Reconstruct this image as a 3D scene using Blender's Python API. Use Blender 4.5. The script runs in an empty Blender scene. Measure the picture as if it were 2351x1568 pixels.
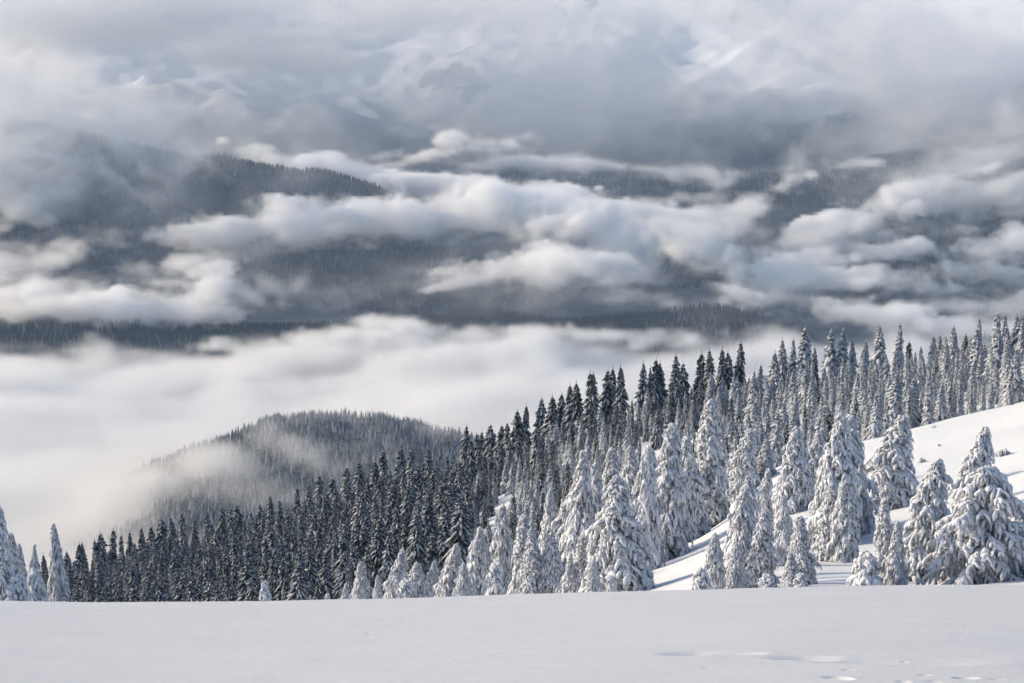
import bpy, math, time
import numpy as np
from mathutils import Vector

T0 = time.time()
sc = bpy.context.scene
COL = sc.collection

# ------------------------------------------------------------------ camera
F = 4387.0            # focal length in the 2351-pixel-wide frame the positions below are read in
PITCH = math.atan((784 - 230) / F)
cam = bpy.data.cameras.new('camera')
cam_o = bpy.data.objects.new('camera', cam)
COL.objects.link(cam_o)
cam.sensor_width = 36.0
cam.lens = 36.0 * F / 2351.0
cam.clip_start = 0.5
cam.clip_end = 40000.0
cam_o.location = (0, 0, 0)
cam_o.rotation_euler = (math.pi / 2 - PITCH, 0, 0)
sc.camera = cam_o

# ------------------------------------------------------------------ sky, sun, exposure
SUN_ELEV = math.radians(20)
SUN_AZ = math.radians(-78)          # measured from +Y (view direction) towards +X: the sun stands to the left
SUN_DIR = Vector((math.sin(SUN_AZ) * math.cos(SUN_ELEV), math.cos(SUN_AZ) * math.cos(SUN_ELEV), math.sin(SUN_ELEV)))
world = bpy.data.worlds.new('World')
sc.world = world
world.use_nodes = True
wn = world.node_tree
bg = wn.nodes['Background']
sky = wn.nodes.new('ShaderNodeTexSky')
sky.sky_type = 'NISHITA'
sky.sun_disc = False
sky.sun_elevation = SUN_ELEV
sky.sun_rotation = SUN_AZ
sky.altitude = 1500
sky.air_density = 1.0
sky.dust_density = 6.0
sky.ozone_density = 0.7
wn.links.new(sky.outputs[0], bg.inputs[0])
bg.inputs[1].default_value = 0.138
sun = bpy.data.lights.new('sun', 'SUN')
sun.energy = 2.9
sun.angle = math.radians(2.5)
sun.color = (1.0, 0.84, 0.63)
sun_o = bpy.data.objects.new('sun', sun)
COL.objects.link(sun_o)
sun_o.rotation_euler = SUN_DIR.to_track_quat('Z', 'Y').to_euler()
vs = sc.view_settings
vs.view_transform = 'Standard'
vs.look = 'None'
vs.gamma = 1.0
vs.exposure = 0.57
vs.use_curve_mapping = False
cy = sc.cycles
cy.volume_bounces = 32
cy.max_bounces = 34
cy.diffuse_bounces = 3
cy.glossy_bounces = 2
cy.volume_step_rate = 2.0
cy.volume_max_steps = 512
cy.use_adaptive_sampling = True
cy.adaptive_threshold = 0.05
cy.use_denoising = True
cy.sample_clamp_indirect = 6.0

# ------------------------------------------------------------------ helpers
def ray(px, py):
    """Slopes X/Y and Z/Y of the line of sight through a point of the frame."""
    a = (np.asarray(px, float) - 1175.5) / F
    b = -(np.asarray(py, float) - 784.0) / F
    c, s = math.cos(PITCH), math.sin(PITCH)
    y = c + b * s
    z = -s + b * c
    return a / y, z / y

def P(px, py, d):
    u, s = ray(px, py)
    return np.array([u * d, d, s * d])

def tag(o, label=None, cat=None, group=None, kind=None):
    if label: o['label'] = label
    if cat: o['category'] = cat
    if group: o['group'] = group
    if kind: o['kind'] = kind
    return o

class MB:
    """Collects vertices and faces for one mesh."""
    def __init__(self):
        self.v = []; self.f = []; self.m = []; self.n = 0
    def add(self, v, f, mat=0):
        v = np.asarray(v, float).reshape(-1, 3)
        self.v.append(v)
        n = self.n
        for q in f:
            self.f.append(tuple(int(i) + n for i in q))
        self.m.extend([mat] * len(f))
        self.n += len(v)
    def mesh(self, name, mats, smooth=True):
        me = bpy.data.meshes.new(name)
        me.from_pydata(np.concatenate(self.v).tolist() if self.v else [], [], self.f)
        for m in mats: me.materials.append(m)
        if len(mats) > 1:
            me.polygons.foreach_set('material_index', np.array(self.m, np.int32))
        me.polygons.foreach_set('use_smooth', np.full(len(me.polygons), smooth))
        me.update()
        return me

def grid_mesh(name, X, Y, Z, mat):
    """Height sheet from 2-D arrays of points."""
    r, c = X.shape
    v = np.stack([X, Y, Z], -1).reshape(-1, 3).astype(np.float32)
    i = np.arange(r * c).reshape(r, c)
    q = np.stack([i[:-1, :-1], i[:-1, 1:], i[1:, 1:], i[1:, :-1]], -1).reshape(-1, 4)
    me = bpy.data.meshes.new(name)
    me.vertices.add(len(v)); me.vertices.foreach_set('co', v.ravel())
    me.loops.add(q.size); me.loops.foreach_set('vertex_index', q.ravel().astype(np.int32))
    me.polygons.add(len(q))
    me.polygons.foreach_set('loop_start', np.arange(0, q.size, 4, dtype=np.int32))
    me.polygons.foreach_set('use_smooth', np.ones(len(q), bool))
    me.update(calc_edges=True)
    me.materials.append(mat)
    o = bpy.data.objects.new(name, me)
    COL.objects.link(o)
    return o

# lattice value noise on scattered points, 2-D and 3-D
def _hash(*k):
    h = np.zeros(k[0].shape, np.uint64)
    for a, pr in zip(k, (374761393, 668265263, 2147483647, 1274126177)):
        h = h + (a.astype(np.int64) + 100000).astype(np.uint64) * np.uint64(pr)
    h = (h ^ (h >> np.uint64(13))) * np.uint64(1274126177)
    h = h ^ (h >> np.uint64(16))
    return (h & np.uint64(0xFFFFFF)).astype(np.float64) / float(0xFFFFFF)

def noise2(x, y, seed=0):
    xi = np.floor(x); yi = np.floor(y)
    fx = x - xi; fy = y - yi
    fx = fx * fx * fx * (fx * (fx * 6 - 15) + 10); fy = fy * fy * fy * (fy * (fy * 6 - 15) + 10)
    s = np.full(xi.shape, seed)
    h = lambda a, b: _hash(xi + a, yi + b, s)
    return (h(0, 0) * (1 - fx) + h(1, 0) * fx) * (1 - fy) + (h(0, 1) * (1 - fx) + h(1, 1) * fx) * fy

def fbm2(x, y, octaves=5, seed=0, ridged=False):
    t = 0; a = .5; tot = 0
    for k in range(octaves):
        n = noise2(x * 2 ** k + 17.3 * k, y * 2 ** k - 9.1 * k, seed + k)
        if ridged: n = 1 - np.abs(2 * n - 1)
        t = t + n * a; tot += a; a *= .5
    return t / tot

def tps(pts, vals, smooth=1e-4):
    p = np.asarray(pts, float); n = len(p)
    d = np.linalg.norm(p[:, None] - p[None], axis=-1)
    K = np.where(d > 0, d * d * np.log(d + 1e-12), 0) + smooth * np.eye(n)
    A = np.zeros((n + 3, n + 3))
    A[:n, :n] = K; A[:n, n] = 1; A[:n, n + 1:] = p; A[n, :n] = 1; A[n + 1:, :n] = p.T
    w = np.linalg.solve(A, np.concatenate([vals, np.zeros(3)]))
    def f(a, b):
        sh = np.shape(a); a = np.ravel(a); b = np.ravel(b)
        out = np.empty(len(a))
        for i in range(0, len(a), 20000):
            q = np.stack([a[i:i + 20000], b[i:i + 20000]], -1)
            d = np.linalg.norm(q[:, None] - p[None], axis=-1)
            out[i:i + 20000] = (d * d * np.log(d + 1e-12)) @ w[:n] + w[n] + q @ w[n + 1:]
        return out.reshape(sh)
    return f

# ------------------------------------------------------------------ materials
def new_mat(name):
    m = bpy.data.materials.new(name)
    m.use_nodes = True
    return m, m.node_tree.nodes, m.node_tree.links, m.node_tree.nodes['Principled BSDF']

def noise_node(N, L, scale, detail=4, rough=.55, coord='Object'):
    tc = N.new('ShaderNodeTexCoord'); n = N.new('ShaderNodeTexNoise')
    n.inputs['Scale'].default_value = scale; n.inputs['Detail'].default_value = detail
    n.inputs['Roughness'].default_value = rough
    L.new(tc.outputs[coord], n.inputs['Vector'])
    return n

def ramp(N, L, src, stops):
    r = N.new('ShaderNodeValToRGB')
    while len(r.color_ramp.elements) < len(stops): r.color_ramp.elements.new(.5)
    for e, (p, c) in zip(r.color_ramp.elements, stops):
        e.position = p; e.color = (*c, 1)
    L.new(src, r.inputs[0])
    return r

def mat_noise(name, stops, scale, rough=.8, bump=None, spec=.2, coord='Object'):
    m, N, L, b = new_mat(name)
    n = noise_node(N, L, scale, coord=coord)
    r = ramp(N, L, n.outputs['Fac'], stops)
    L.new(r.outputs[0], b.inputs['Base Color'])
    b.inputs['Roughness'].default_value = rough
    b.inputs['Specular IOR Level'].default_value = spec
    if bump:
        n2 = noise_node(N, L, bump[0], 5, .6, coord)
        bp = N.new('ShaderNodeBump'); bp.inputs['Strength'].default_value = bump[1]; bp.inputs['Distance'].default_value = bump[2]
        L.new(n2.outputs['Fac'], bp.inputs['Height']); L.new(bp.outputs[0], b.inputs['Normal'])
    return m

M_GROUND = mat_noise('ground_snow', [(.3, (.63, .64, .66)), (.7, (.67, .68, .69))], .8, .65, (9, .18, .02), .25)
M_SLOPE = mat_noise('slope_snow', [(.3, (.70, .72, .75)), (.7, (.75, .77, .79))], .08, .7, (.9, .5, .12), .2)
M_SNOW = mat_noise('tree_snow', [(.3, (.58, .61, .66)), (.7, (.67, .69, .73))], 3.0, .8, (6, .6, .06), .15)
M_RIME = mat_noise('rimed_needles', [(.28, (.22, .23, .25)), (.54, (.50, .53, .58))], 2.2, .85, None, .1)
M_GREYRIME = mat_noise('grey_rimed_needles', [(.32, (.06, .068, .072)), (.62, (.33, .36, .40))], 1.6, .85, None, .1)
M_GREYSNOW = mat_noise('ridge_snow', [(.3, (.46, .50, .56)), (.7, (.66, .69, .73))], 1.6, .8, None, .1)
M_NEEDLE = mat_noise('fir_needles', [(.35, (.022, .030, .028)), (.58, (.055, .066, .066)), (.74, (.20, .22, .24))], 1.4, .8, None, .15)
M_BARK = mat_noise('bark', [(.35, (.05, .04, .035)), (.6, (.11, .095, .085)), (.72, (.55, .57, .6))], 3.5, .9, (12, .6, .03), .1)
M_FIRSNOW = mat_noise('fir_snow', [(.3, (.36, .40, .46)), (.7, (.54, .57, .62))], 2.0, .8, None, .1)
M_FAR = mat_noise('distant_fir', [(.45, (.014, .020, .027)), (.70, (.026, .036, .050)), (.9, (.07, .09, .115))], .55, .9, None, .05)  # cloud shadow on the far slopes is put into these dark blue tones
M_HIGH = mat_noise('frosted_distant_fir', [(.42, (.07, .08, .09)), (.6, (.22, .24, .27)), (.75, (.5, .53, .56))], .45, .9, None, .05)

def mountain_mat():
    m, N, L, b = new_mat('mountain_snow_and_rock')
    geo = N.new('ShaderNodeNewGeometry'); sep = N.new('ShaderNodeSeparateXYZ')
    L.new(geo.outputs['Normal'], sep.inputs[0])
    n = noise_node(N, L, .012, 8, .65)
    ad = N.new('ShaderNodeMath'); ad.operation = 'MULTIPLY_ADD'; ad.inputs[1].default_value = .55
    L.new(n.outputs['Fac'], ad.inputs[0]); L.new(sep.outputs[2], ad.inputs[2])
    r = ramp(N, L, ad.outputs[0], [(.92, (.08, .085, .095)), (1.12, (.78, .80, .83))])
    r.color_ramp.interpolation = 'EASE'
    # below the treeline, tree cover and cloud shade are put into the ground colour
    sz = N.new('ShaderNodeSeparateXYZ'); L.new(geo.outputs['Position'], sz.inputs[0])
    n2 = noise_node(N, L, .004, 5, .6); n3 = noise_node(N, L, .05, 4, .6)
    md = N.new('ShaderNodeMath'); md.operation = 'MULTIPLY_ADD'; md.inputs[1].default_value = -220.0
    L.new(n2.outputs['Fac'], md.inputs[0]); L.new(sz.outputs[2], md.inputs[2])
    mr = N.new('ShaderNodeMapRange'); mr.inputs['From Min'].default_value = -260; mr.inputs['From Max'].default_value = -20
    L.new(md.outputs[0], mr.inputs['Value'])
    under = ramp(N, L, n3.outputs['Fac'], [(.45, (.022, .030, .040)), (.8, (.09, .11, .14))])
    mx = N.new('ShaderNodeMix'); mx.data_type = 'RGBA'
    L.new(mr.outputs[0], mx.inputs['Factor']); L.new(under.outputs[0], mx.inputs['A']); L.new(r.outputs[0], mx.inputs['B'])
    L.new(mx.outputs['Result'], b.inputs['Base Color'])
    b.inputs['Roughness'].default_value = .8
    return m
M_MOUNTAIN = mountain_mat()
M_FLOOR = mat_noise('darkened_forest_floor', [(.45, (.022, .030, .040)), (.8, (.09, .11, .14))], .06, .9, None, .1)  # same shade-darkened tones as the mountain ground below the treeline

# ------------------------------------------------------------------ near terrain: snow field and wooded ridge
EDGE_X = np.array([-1200, 0, 560, 1175, 1500, 1900, 2351, 3500.])
EDGE_Y = np.array([1372, 1381, 1384, 1368, 1356, 1349, 1344, 1338.])
RIDGE = [  # (column, row, distance) of points on the ground of the ridge
    # open snow slope at the right
    (1450, 1352, 150), (1900, 1345, 108), (2300, 1345, 100), (2600, 1330, 95), (2351, 1150, 150), (2351, 922, 232), (2600, 850, 240),
    (2150, 968, 232), (1960, 1012, 232), (1780, 1082, 228), (1600, 1232, 205), (1960, 1280, 140), (2040, 1190, 160), (1700, 1270, 150), (2150, 1250, 140),
    # behind its edge
    (2351, 935, 290), (2100, 985, 300), (1900, 1050, 300), (1700, 1110, 290), (1520, 1200, 270),
    # crest of the ridge
    (2600, 800, 440), (2351, 865, 440), (2200, 885, 450), (2000, 920, 465), (1800, 950, 480), (1600, 975, 490), (1480, 1000, 495), (1350, 1040, 505), (1200, 1095, 520),
    (1070, 1140, 540), (900, 1190, 570), (700, 1255, 610), (500, 1310, 640), (300, 1355, 670), (120, 1392, 700), (-200, 1450, 740),
    # lower ground in front of the crest
    (1500, 1060, 380), (1300, 1180, 360), (1130, 1215, 390), (1300, 1330, 200), (1400, 1345, 160), (1150, 1400, 200), (1000, 1400, 230), (900, 1330, 360),
    (800, 1440, 280), (600, 1400, 430), (400, 1470, 400), (150, 1500, 480), (0, 1430, 170), (400, 1470, 170), (800, 1420, 160), (-300, 1520, 500), (-300, 1440, 170),
    (0, 1460, 100), (600, 1460, 100), (1200, 1440, 100), (1600, 1400, 100), (-400, 1470, 100),
    # back of the ridge falling into the valley
    (2600, 950, 560), (2351, 1000, 560), (2000, 1060, 590), (1700, 1110, 620), (1400, 1190, 640), (1100, 1290, 680), (700, 1420, 760), (300, 1530, 820), (-200, 1600, 900),
    (2500, 1250, 800), (1800, 1400, 850), (1200, 1560, 900), (600, 1700, 1000),
]
_r = np.array(RIDGE, float)
_u, _s = ray(_r[:, 0], _r[:, 1])
_ridge = tps(np.stack([_u * 10, np.log(_r[:, 2]) * 2.2], -1), _s, 2e-3)
_eu, _es = ray(EDGE_X, EDGE_Y)
_edge = np.poly1d(np.polyfit(_eu, _es, 5))

def sstep(a, b, x):
    t = np.clip((x - a) / (b - a), 0, 1)
    return t * t * (3 - 2 * t)

DENTS = [  # foot and animal marks in the foreground snow: column, row, half width in pixels, depth in metres, length factor
    (1600, 1508, 70, .07, .8), (1690, 1507, 56, .08, .8), (1845, 1514, 66, .06, .8), (1960, 1518, 90, .04, .8), (2120, 1521, 130, .04, .8),
    (1918, 1557, 24, .035, 1.3), (1938, 1560, 18, .06, 1.6), (1948, 1540, 13, .03, 1.2), (2073, 1565, 14, .04, 1.2), (2218, 1557, 24, .045, 1.2), (2123, 1550, 14, .025, 1.1),
    (2143, 1564, 14, .025, 1), (2076, 1516, 8, .02, 1.2), (2183, 1510, 9, .02, 1.2), (2165, 1526, 7, .02, 1.2), (2342, 1518, 8, .02, 1.2), (1994, 1520, 7, .02, 1.1),
    (1863, 1515, 8, .02, 1.2), (310, 1499, 11, .018, .8), (848, 1448, 10, .015, .8), (893, 1469, 12, .012, .7), (1137, 1513, 8, .03, 1.2), (1150, 1513, 5, .02, 1), (1622, 1536, 9, .02, 1),
    (2050, 1530, 4, .015, 1.2), (2105, 1534, 4, .015, 1.2), (2010, 1533, 4, .012, 1), (2240, 1535, 4, .012, 1), (2290, 1560, 16, .02, 1), (2340, 1500, 8, .012, .8), (1985, 1555, 6, .018, 1),
]
def fg_z(u, Y):
    return _edge(np.clip(u, -.55, .55)) * Y - .0008 * (Y - 40.0) ** 2
_dent = []
for c, r, w, dep, ln in DENTS:
    u, s = ray(c, r)
    yy = np.linspace(9, 40, 4000)
    k = np.argmin(np.abs(fg_z(np.full_like(yy, u), yy) / yy - s))
    _dent.append((u * yy[k], yy[k], w / F * yy[k], dep, ln))

def ground_z(X, Y, fine=False):
    X = np.asarray(X, float); Y = np.asarray(Y, float)
    u = X / np.maximum(Y, 1)
    far = _ridge(u * 10, np.log(np.maximum(Y, 40)) * 2.2) * Y
    w = sstep(52, 92, Y)
    z = fg_z(u, Y) * (1 - w) + far * w
    z = z + (fbm2(X / 26, Y / 26, 4, 3) - .5) * 1.6 * sstep(80, 130, Y)
    z = z + (fbm2(X / 9, Y / 5, 3, 9) - .5) * .16 * (1 - sstep(40, 70, Y)) * sstep(8, 20, Y)
    if fine:
        z = z + (fbm2(X / .9, Y / .5, 4, 21) - .5) * .016
        for x0, y0, rx, dep, ln in _dent:
            q = ((X - x0) / rx) ** 2 + ((Y - y0) / (rx * ln)) ** 2
            z = z - dep * .6 * np.exp(-q * 1.1) + dep * .08 * np.exp(-(np.sqrt(q) - 1.5) ** 2 * 5)
    return z

ys = np.concatenate([np.linspace(6, 11.6, 20, False), np.linspace(11.6, 16.2, 340, False), np.geomspace(16.2, 70, 130)])
us = np.concatenate([np.linspace(-.6, -.30, 30, False), np.linspace(-.30, .30, 620, False), np.linspace(.30, .6, 31)])
U, Y = np.meshgrid(us, ys)
snow_field = grid_mesh('snow_field', U * Y, Y, ground_z(U * Y, Y, True), M_GROUND)
tag(snow_field, 'smooth sunlit snow field in front, marked by a few dents and tracks', kind='structure')
ys = np.geomspace(70, 1100, 300)
us = np.linspace(-.6, .6, 360)
U, Y = np.meshgrid(us, ys)
snow_slope = grid_mesh('snow_slope', U * Y, Y, ground_z(U * Y, Y), M_SLOPE)
tag(snow_slope, 'wooded ridge with an open snow slope behind the snow field', kind='structure')

# ------------------------------------------------------------------ wooded hill rising out of the cloud sea
HILL = [(-300, 1350, 2150), (100, 1200, 2150), (330, 1085, 2150), (400, 1052, 2150), (560, 985, 2180), (650, 960, 2200), (770, 950, 2220), (830, 953, 2220), (900, 962, 2230), (1000, 982, 2230),
        (1060, 1002, 2230), (1150, 1035, 2230), (1300, 1080, 2230), (1600, 1180, 2230), (2000, 1300, 2230),
        (350, 1220, 1850), (520, 1160, 1850), (760, 1120, 1850), (950, 1090, 1880), (1150, 1120, 1880), (1500, 1220, 1880), (0, 1350, 1850), (650, 1045, 2010), (850, 1030, 2010), (1000, 1045, 2020), (480, 1090, 2010),
        (500, 1320, 1600), (900, 1300, 1600), (1400, 1330, 1600), (-200, 1450, 1600), (600, 1080, 2500), (900, 1080, 2500), (1300, 1130, 2500), (0, 1200, 2500), (1800, 1250, 2500), (300, 1200, 2700), (1200, 1200, 2700)]
_h = np.array(HILL, float)
_hu, _hs = ray(_h[:, 0], _h[:, 1])
_hill = tps(np.stack([_hu * 10, np.log(_h[:, 2]) * 5], -1), _hs, 1e-3)
def hill_z(X, Y):
    z = _hill(X / Y * 10, np.log(Y) * 5) * Y
    return z + (fbm2(X / 120, Y / 120, 4, 33) - .5) * 18 - 9 + (fbm2(X / 45, Y / 60, 3, 35, True) - .6) * 22
ys = np.linspace(1550, 2800, 120); us = np.linspace(-.42, .35, 140)
U, Y = np.meshgrid(us, ys)
hill = grid_mesh('forest_hill', U * Y, Y, np.maximum(hill_z(U * Y, Y), -740), M_FLOOR)
tag(hill, 'low wooded hill rising out of the sea of cloud', kind='structure')

# ------------------------------------------------------------------ far mountain with its spurs
MOUNT = []
for x in range(-900, 3301, 350):
    MOUNT += [(x, 960, 3050), (x, 800, 3480)]
MOUNT += [
    (-900, 100, 5100), (-400, 190, 5100), (-100, 250, 5120), (200, 298, 5150), (520, 352, 5180), (700, 390, 5180), (900, 438, 5150), (1000, 480, 5120), (1150, 560, 5050), (1320, 640, 4950),
    (-800, 380, 5850), (-100, 420, 5850), (250, 440, 5850), (560, 460, 5850), (900, 510, 5850), (1200, 580, 5650),
    (-700, 580, 4560), (0, 640, 4560), (500, 650, 4560), (900, 650, 4560), (1250, 690, 4450), (200, 740, 3900), (800, 740, 3900),
    (1370, 745, 3700), (1500, 728, 3720), (1650, 708, 3720), (1790, 742, 3720), (1900, 785, 3700), (1650, 775, 4100), (1850, 790, 4050), (1450, 740, 4150),
    (1010, 410, 6300), (1100, 392, 6300), (1250, 382, 6350), (1500, 392, 6300), (1800, 430, 6200), (1010, 480, 6900), (1300, 440, 6950), (1600, 420, 6900), (700, 420, 6600), (300, 400, 6600), (-300, 380, 6600),
    (1800, 540, 5500), (1600, 620, 5000), (1950, 660, 4600), (2050, 560, 5000), (2200, 500, 5200), (2351, 455, 5250), (2700, 350, 5300), (3200, 250, 5300), (2250, 620, 4500), (2500, 600, 4500), (2351, 720, 4000), (3000, 560, 4300),
    (2100, 420, 6000), (2500, 300, 6200),
    (1300, 300, 7700), (1550, 270, 7600), (1750, 260, 7500), (2000, 250, 7400), (2400, 180, 7400), (3000, 60, 7400), (900, 310, 7900), (500, 260, 8200), (100, 240, 8300), (-400, 200, 8300), (-900, 100, 8300),
    (1200, 60, 9000), (1500, -20, 8900), (1720, 60, 8300), (1640, 160, 8050), (1800, 40, 8700), (2100, -40, 8700), (2500, -150, 8600), (3100, -300, 8600), (1500, -250, 10500), (2100, -350, 10500), (2600, -400, 10500),
    (100, 45, 9800), (-100, 120, 9700), (330, 100, 9900), (500, 95, 10000), (760, 80, 10000), (950, 95, 10000), (1080, 75, 10000), (-600, 60, 9800), (0, -60, 11800), (600, -80, 11800), (1100, -150, 11800), (-800, -60, 11800),
]
_m = np.array(MOUNT, float)
_mu, _ms = ray(_m[:, 0], _m[:, 1])
_mount = tps(np.stack([_mu * 10, np.log(_m[:, 2]) * 6], -1), _ms, 1e-3)
def mount_z(X, Y):
    z = _mount(X / Y * 10, np.log(Y) * 6) * Y
    k = sstep(3500, 5200, Y)
    z = z + (fbm2(X / 420, Y / 420, 5, 51) - .5) * (50 + 90 * k)
    alp = sstep(7300, 8600, Y)
    # a sharp snowy rib high on the right
    a, b = P(1725, 78, 8200), P(1610, 165, 7900)
    t = np.clip(((X - a[0]) * (b[0] - a[0]) + (Y - a[1]) * (b[1] - a[1])) / ((b[0] - a[0]) ** 2 + (b[1] - a[1]) ** 2), 0, 1)
    off = np.hypot(X - a[0] - t * (b[0] - a[0]), Y - a[1] - t * (b[1] - a[1]))
    rib = .45 * np.clip(1 - off / 220, 0, 1)
    z = z * (1 - rib) + (a[2] + t * (b[2] - a[2]) - off * .35) * rib
    z = z + (fbm2((X + .4 * Y) / 700, (Y - .3 * X) / 900, 6, 71, True) - .6) * 260 * alp * (1 - rib)
    return z
ys = np.geomspace(3000, 12500, 330); us = np.linspace(-.46, .46, 330)
U, Y = np.meshgrid(us, ys)
MZ = np.maximum(mount_z(U * Y, Y), -760)
MZ = np.where(MZ > 600, 600 + 300 * (1 - np.exp(-(MZ - 600) / 300)), MZ)
mountain = grid_mesh('mountain', U * Y, Y, MZ, M_MOUNTAIN)
tag(mountain, 'far mountain whose wooded spurs fade into cloud', kind='structure')

vx = np.array([[-9000, 9000], [-9000, 9000]], float); vy = np.array([[600, 600], [14000, 14000]], float)
valley = grid_mesh('valley_floor', vx, vy, np.full((2, 2), -780.), M_FLOOR)
tag(valley, 'valley floor hidden under the sea of cloud', kind='structure')

# ------------------------------------------------------------------ tree shapes
def tube(mb, pts, rad, seg=7, flat=(1.0, 1.0), rng=None, lump=0.0, mat=0, sag=0.15):
    """Closed tapered tube along pts; flat scales the width and the height of its section."""
    pts = np.asarray(pts, float); n = len(pts)
    t = np.gradient(pts, axis=0); t /= np.linalg.norm(t, axis=1)[:, None] + 1e-9
    up = np.where(np.abs(t[:, 2:3]) > .95, np.array([[1., 0, 0]]), np.array([[0, 0, 1.]]))
    side = np.cross(t, up); side /= np.linalg.norm(side, axis=1)[:, None] + 1e-9
    nrm = np.cross(side, t)
    a = np.arange(seg) / seg * 2 * math.pi
    R = np.asarray(rad, float)[:, None] * np.ones((1, seg))
    if rng is not None and lump: R = R * (1 + lump * (rng.random((n, seg)) - .5) * 2)
    off = side[:, None] * (np.cos(a) * R)[..., None] * flat[0] + nrm[:, None] * (np.sin(a) * R)[..., None] * flat[1]
    v = (pts[:, None] + off).reshape(-1, 3)
    f = []
    for i in range(n - 1):
        for j in range(seg):
            k = (j + 1) % seg
            f.append((i * seg + j, i * seg + k, (i + 1) * seg + k, (i + 1) * seg + j))
    f.append(tuple(range(seg - 1, -1, -1))); f.append(tuple(range((n - 1) * seg, n * seg)))
    mb.add(v, f, mat)

def trunk_mesh(mb, H, r0, bend, mat=0):
    z = np.linspace(-.6, H * .97, 9)
    x = bend[0] * (np.maximum(z, 0) / H) ** 2.2; y = bend[1] * (np.maximum(z, 0) / H) ** 2.2
    tube(mb, np.stack([x, y, z], -1), r0 * (1 - .93 * np.clip(z / H, 0, 1)) + .01, 8, mat=mat)

def spray(mb, p, n, length, rng, mat=0, out=None):
    """A tuft of thin hanging needle blades round the point p."""
    for _ in range(n):
        a = rng.random() * 6.283; l = length * (.6 + .8 * rng.random()); w = l * (.14 + .12 * rng.random())
        d = np.array([math.cos(a) * .55, math.sin(a) * .55, -.8 + .5 * rng.random()])
        if out is not None: d = d + out * .5
        s = np.array([-math.sin(a), math.cos(a), .2 * rng.random()]) * w
        q = p + (rng.random(3) - .5) * length * .5
        mb.add([q - s, q + s, q + d * l + s * .3, q + d * l - s * .3], [(0, 1, 2, 3)], mat)

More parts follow.
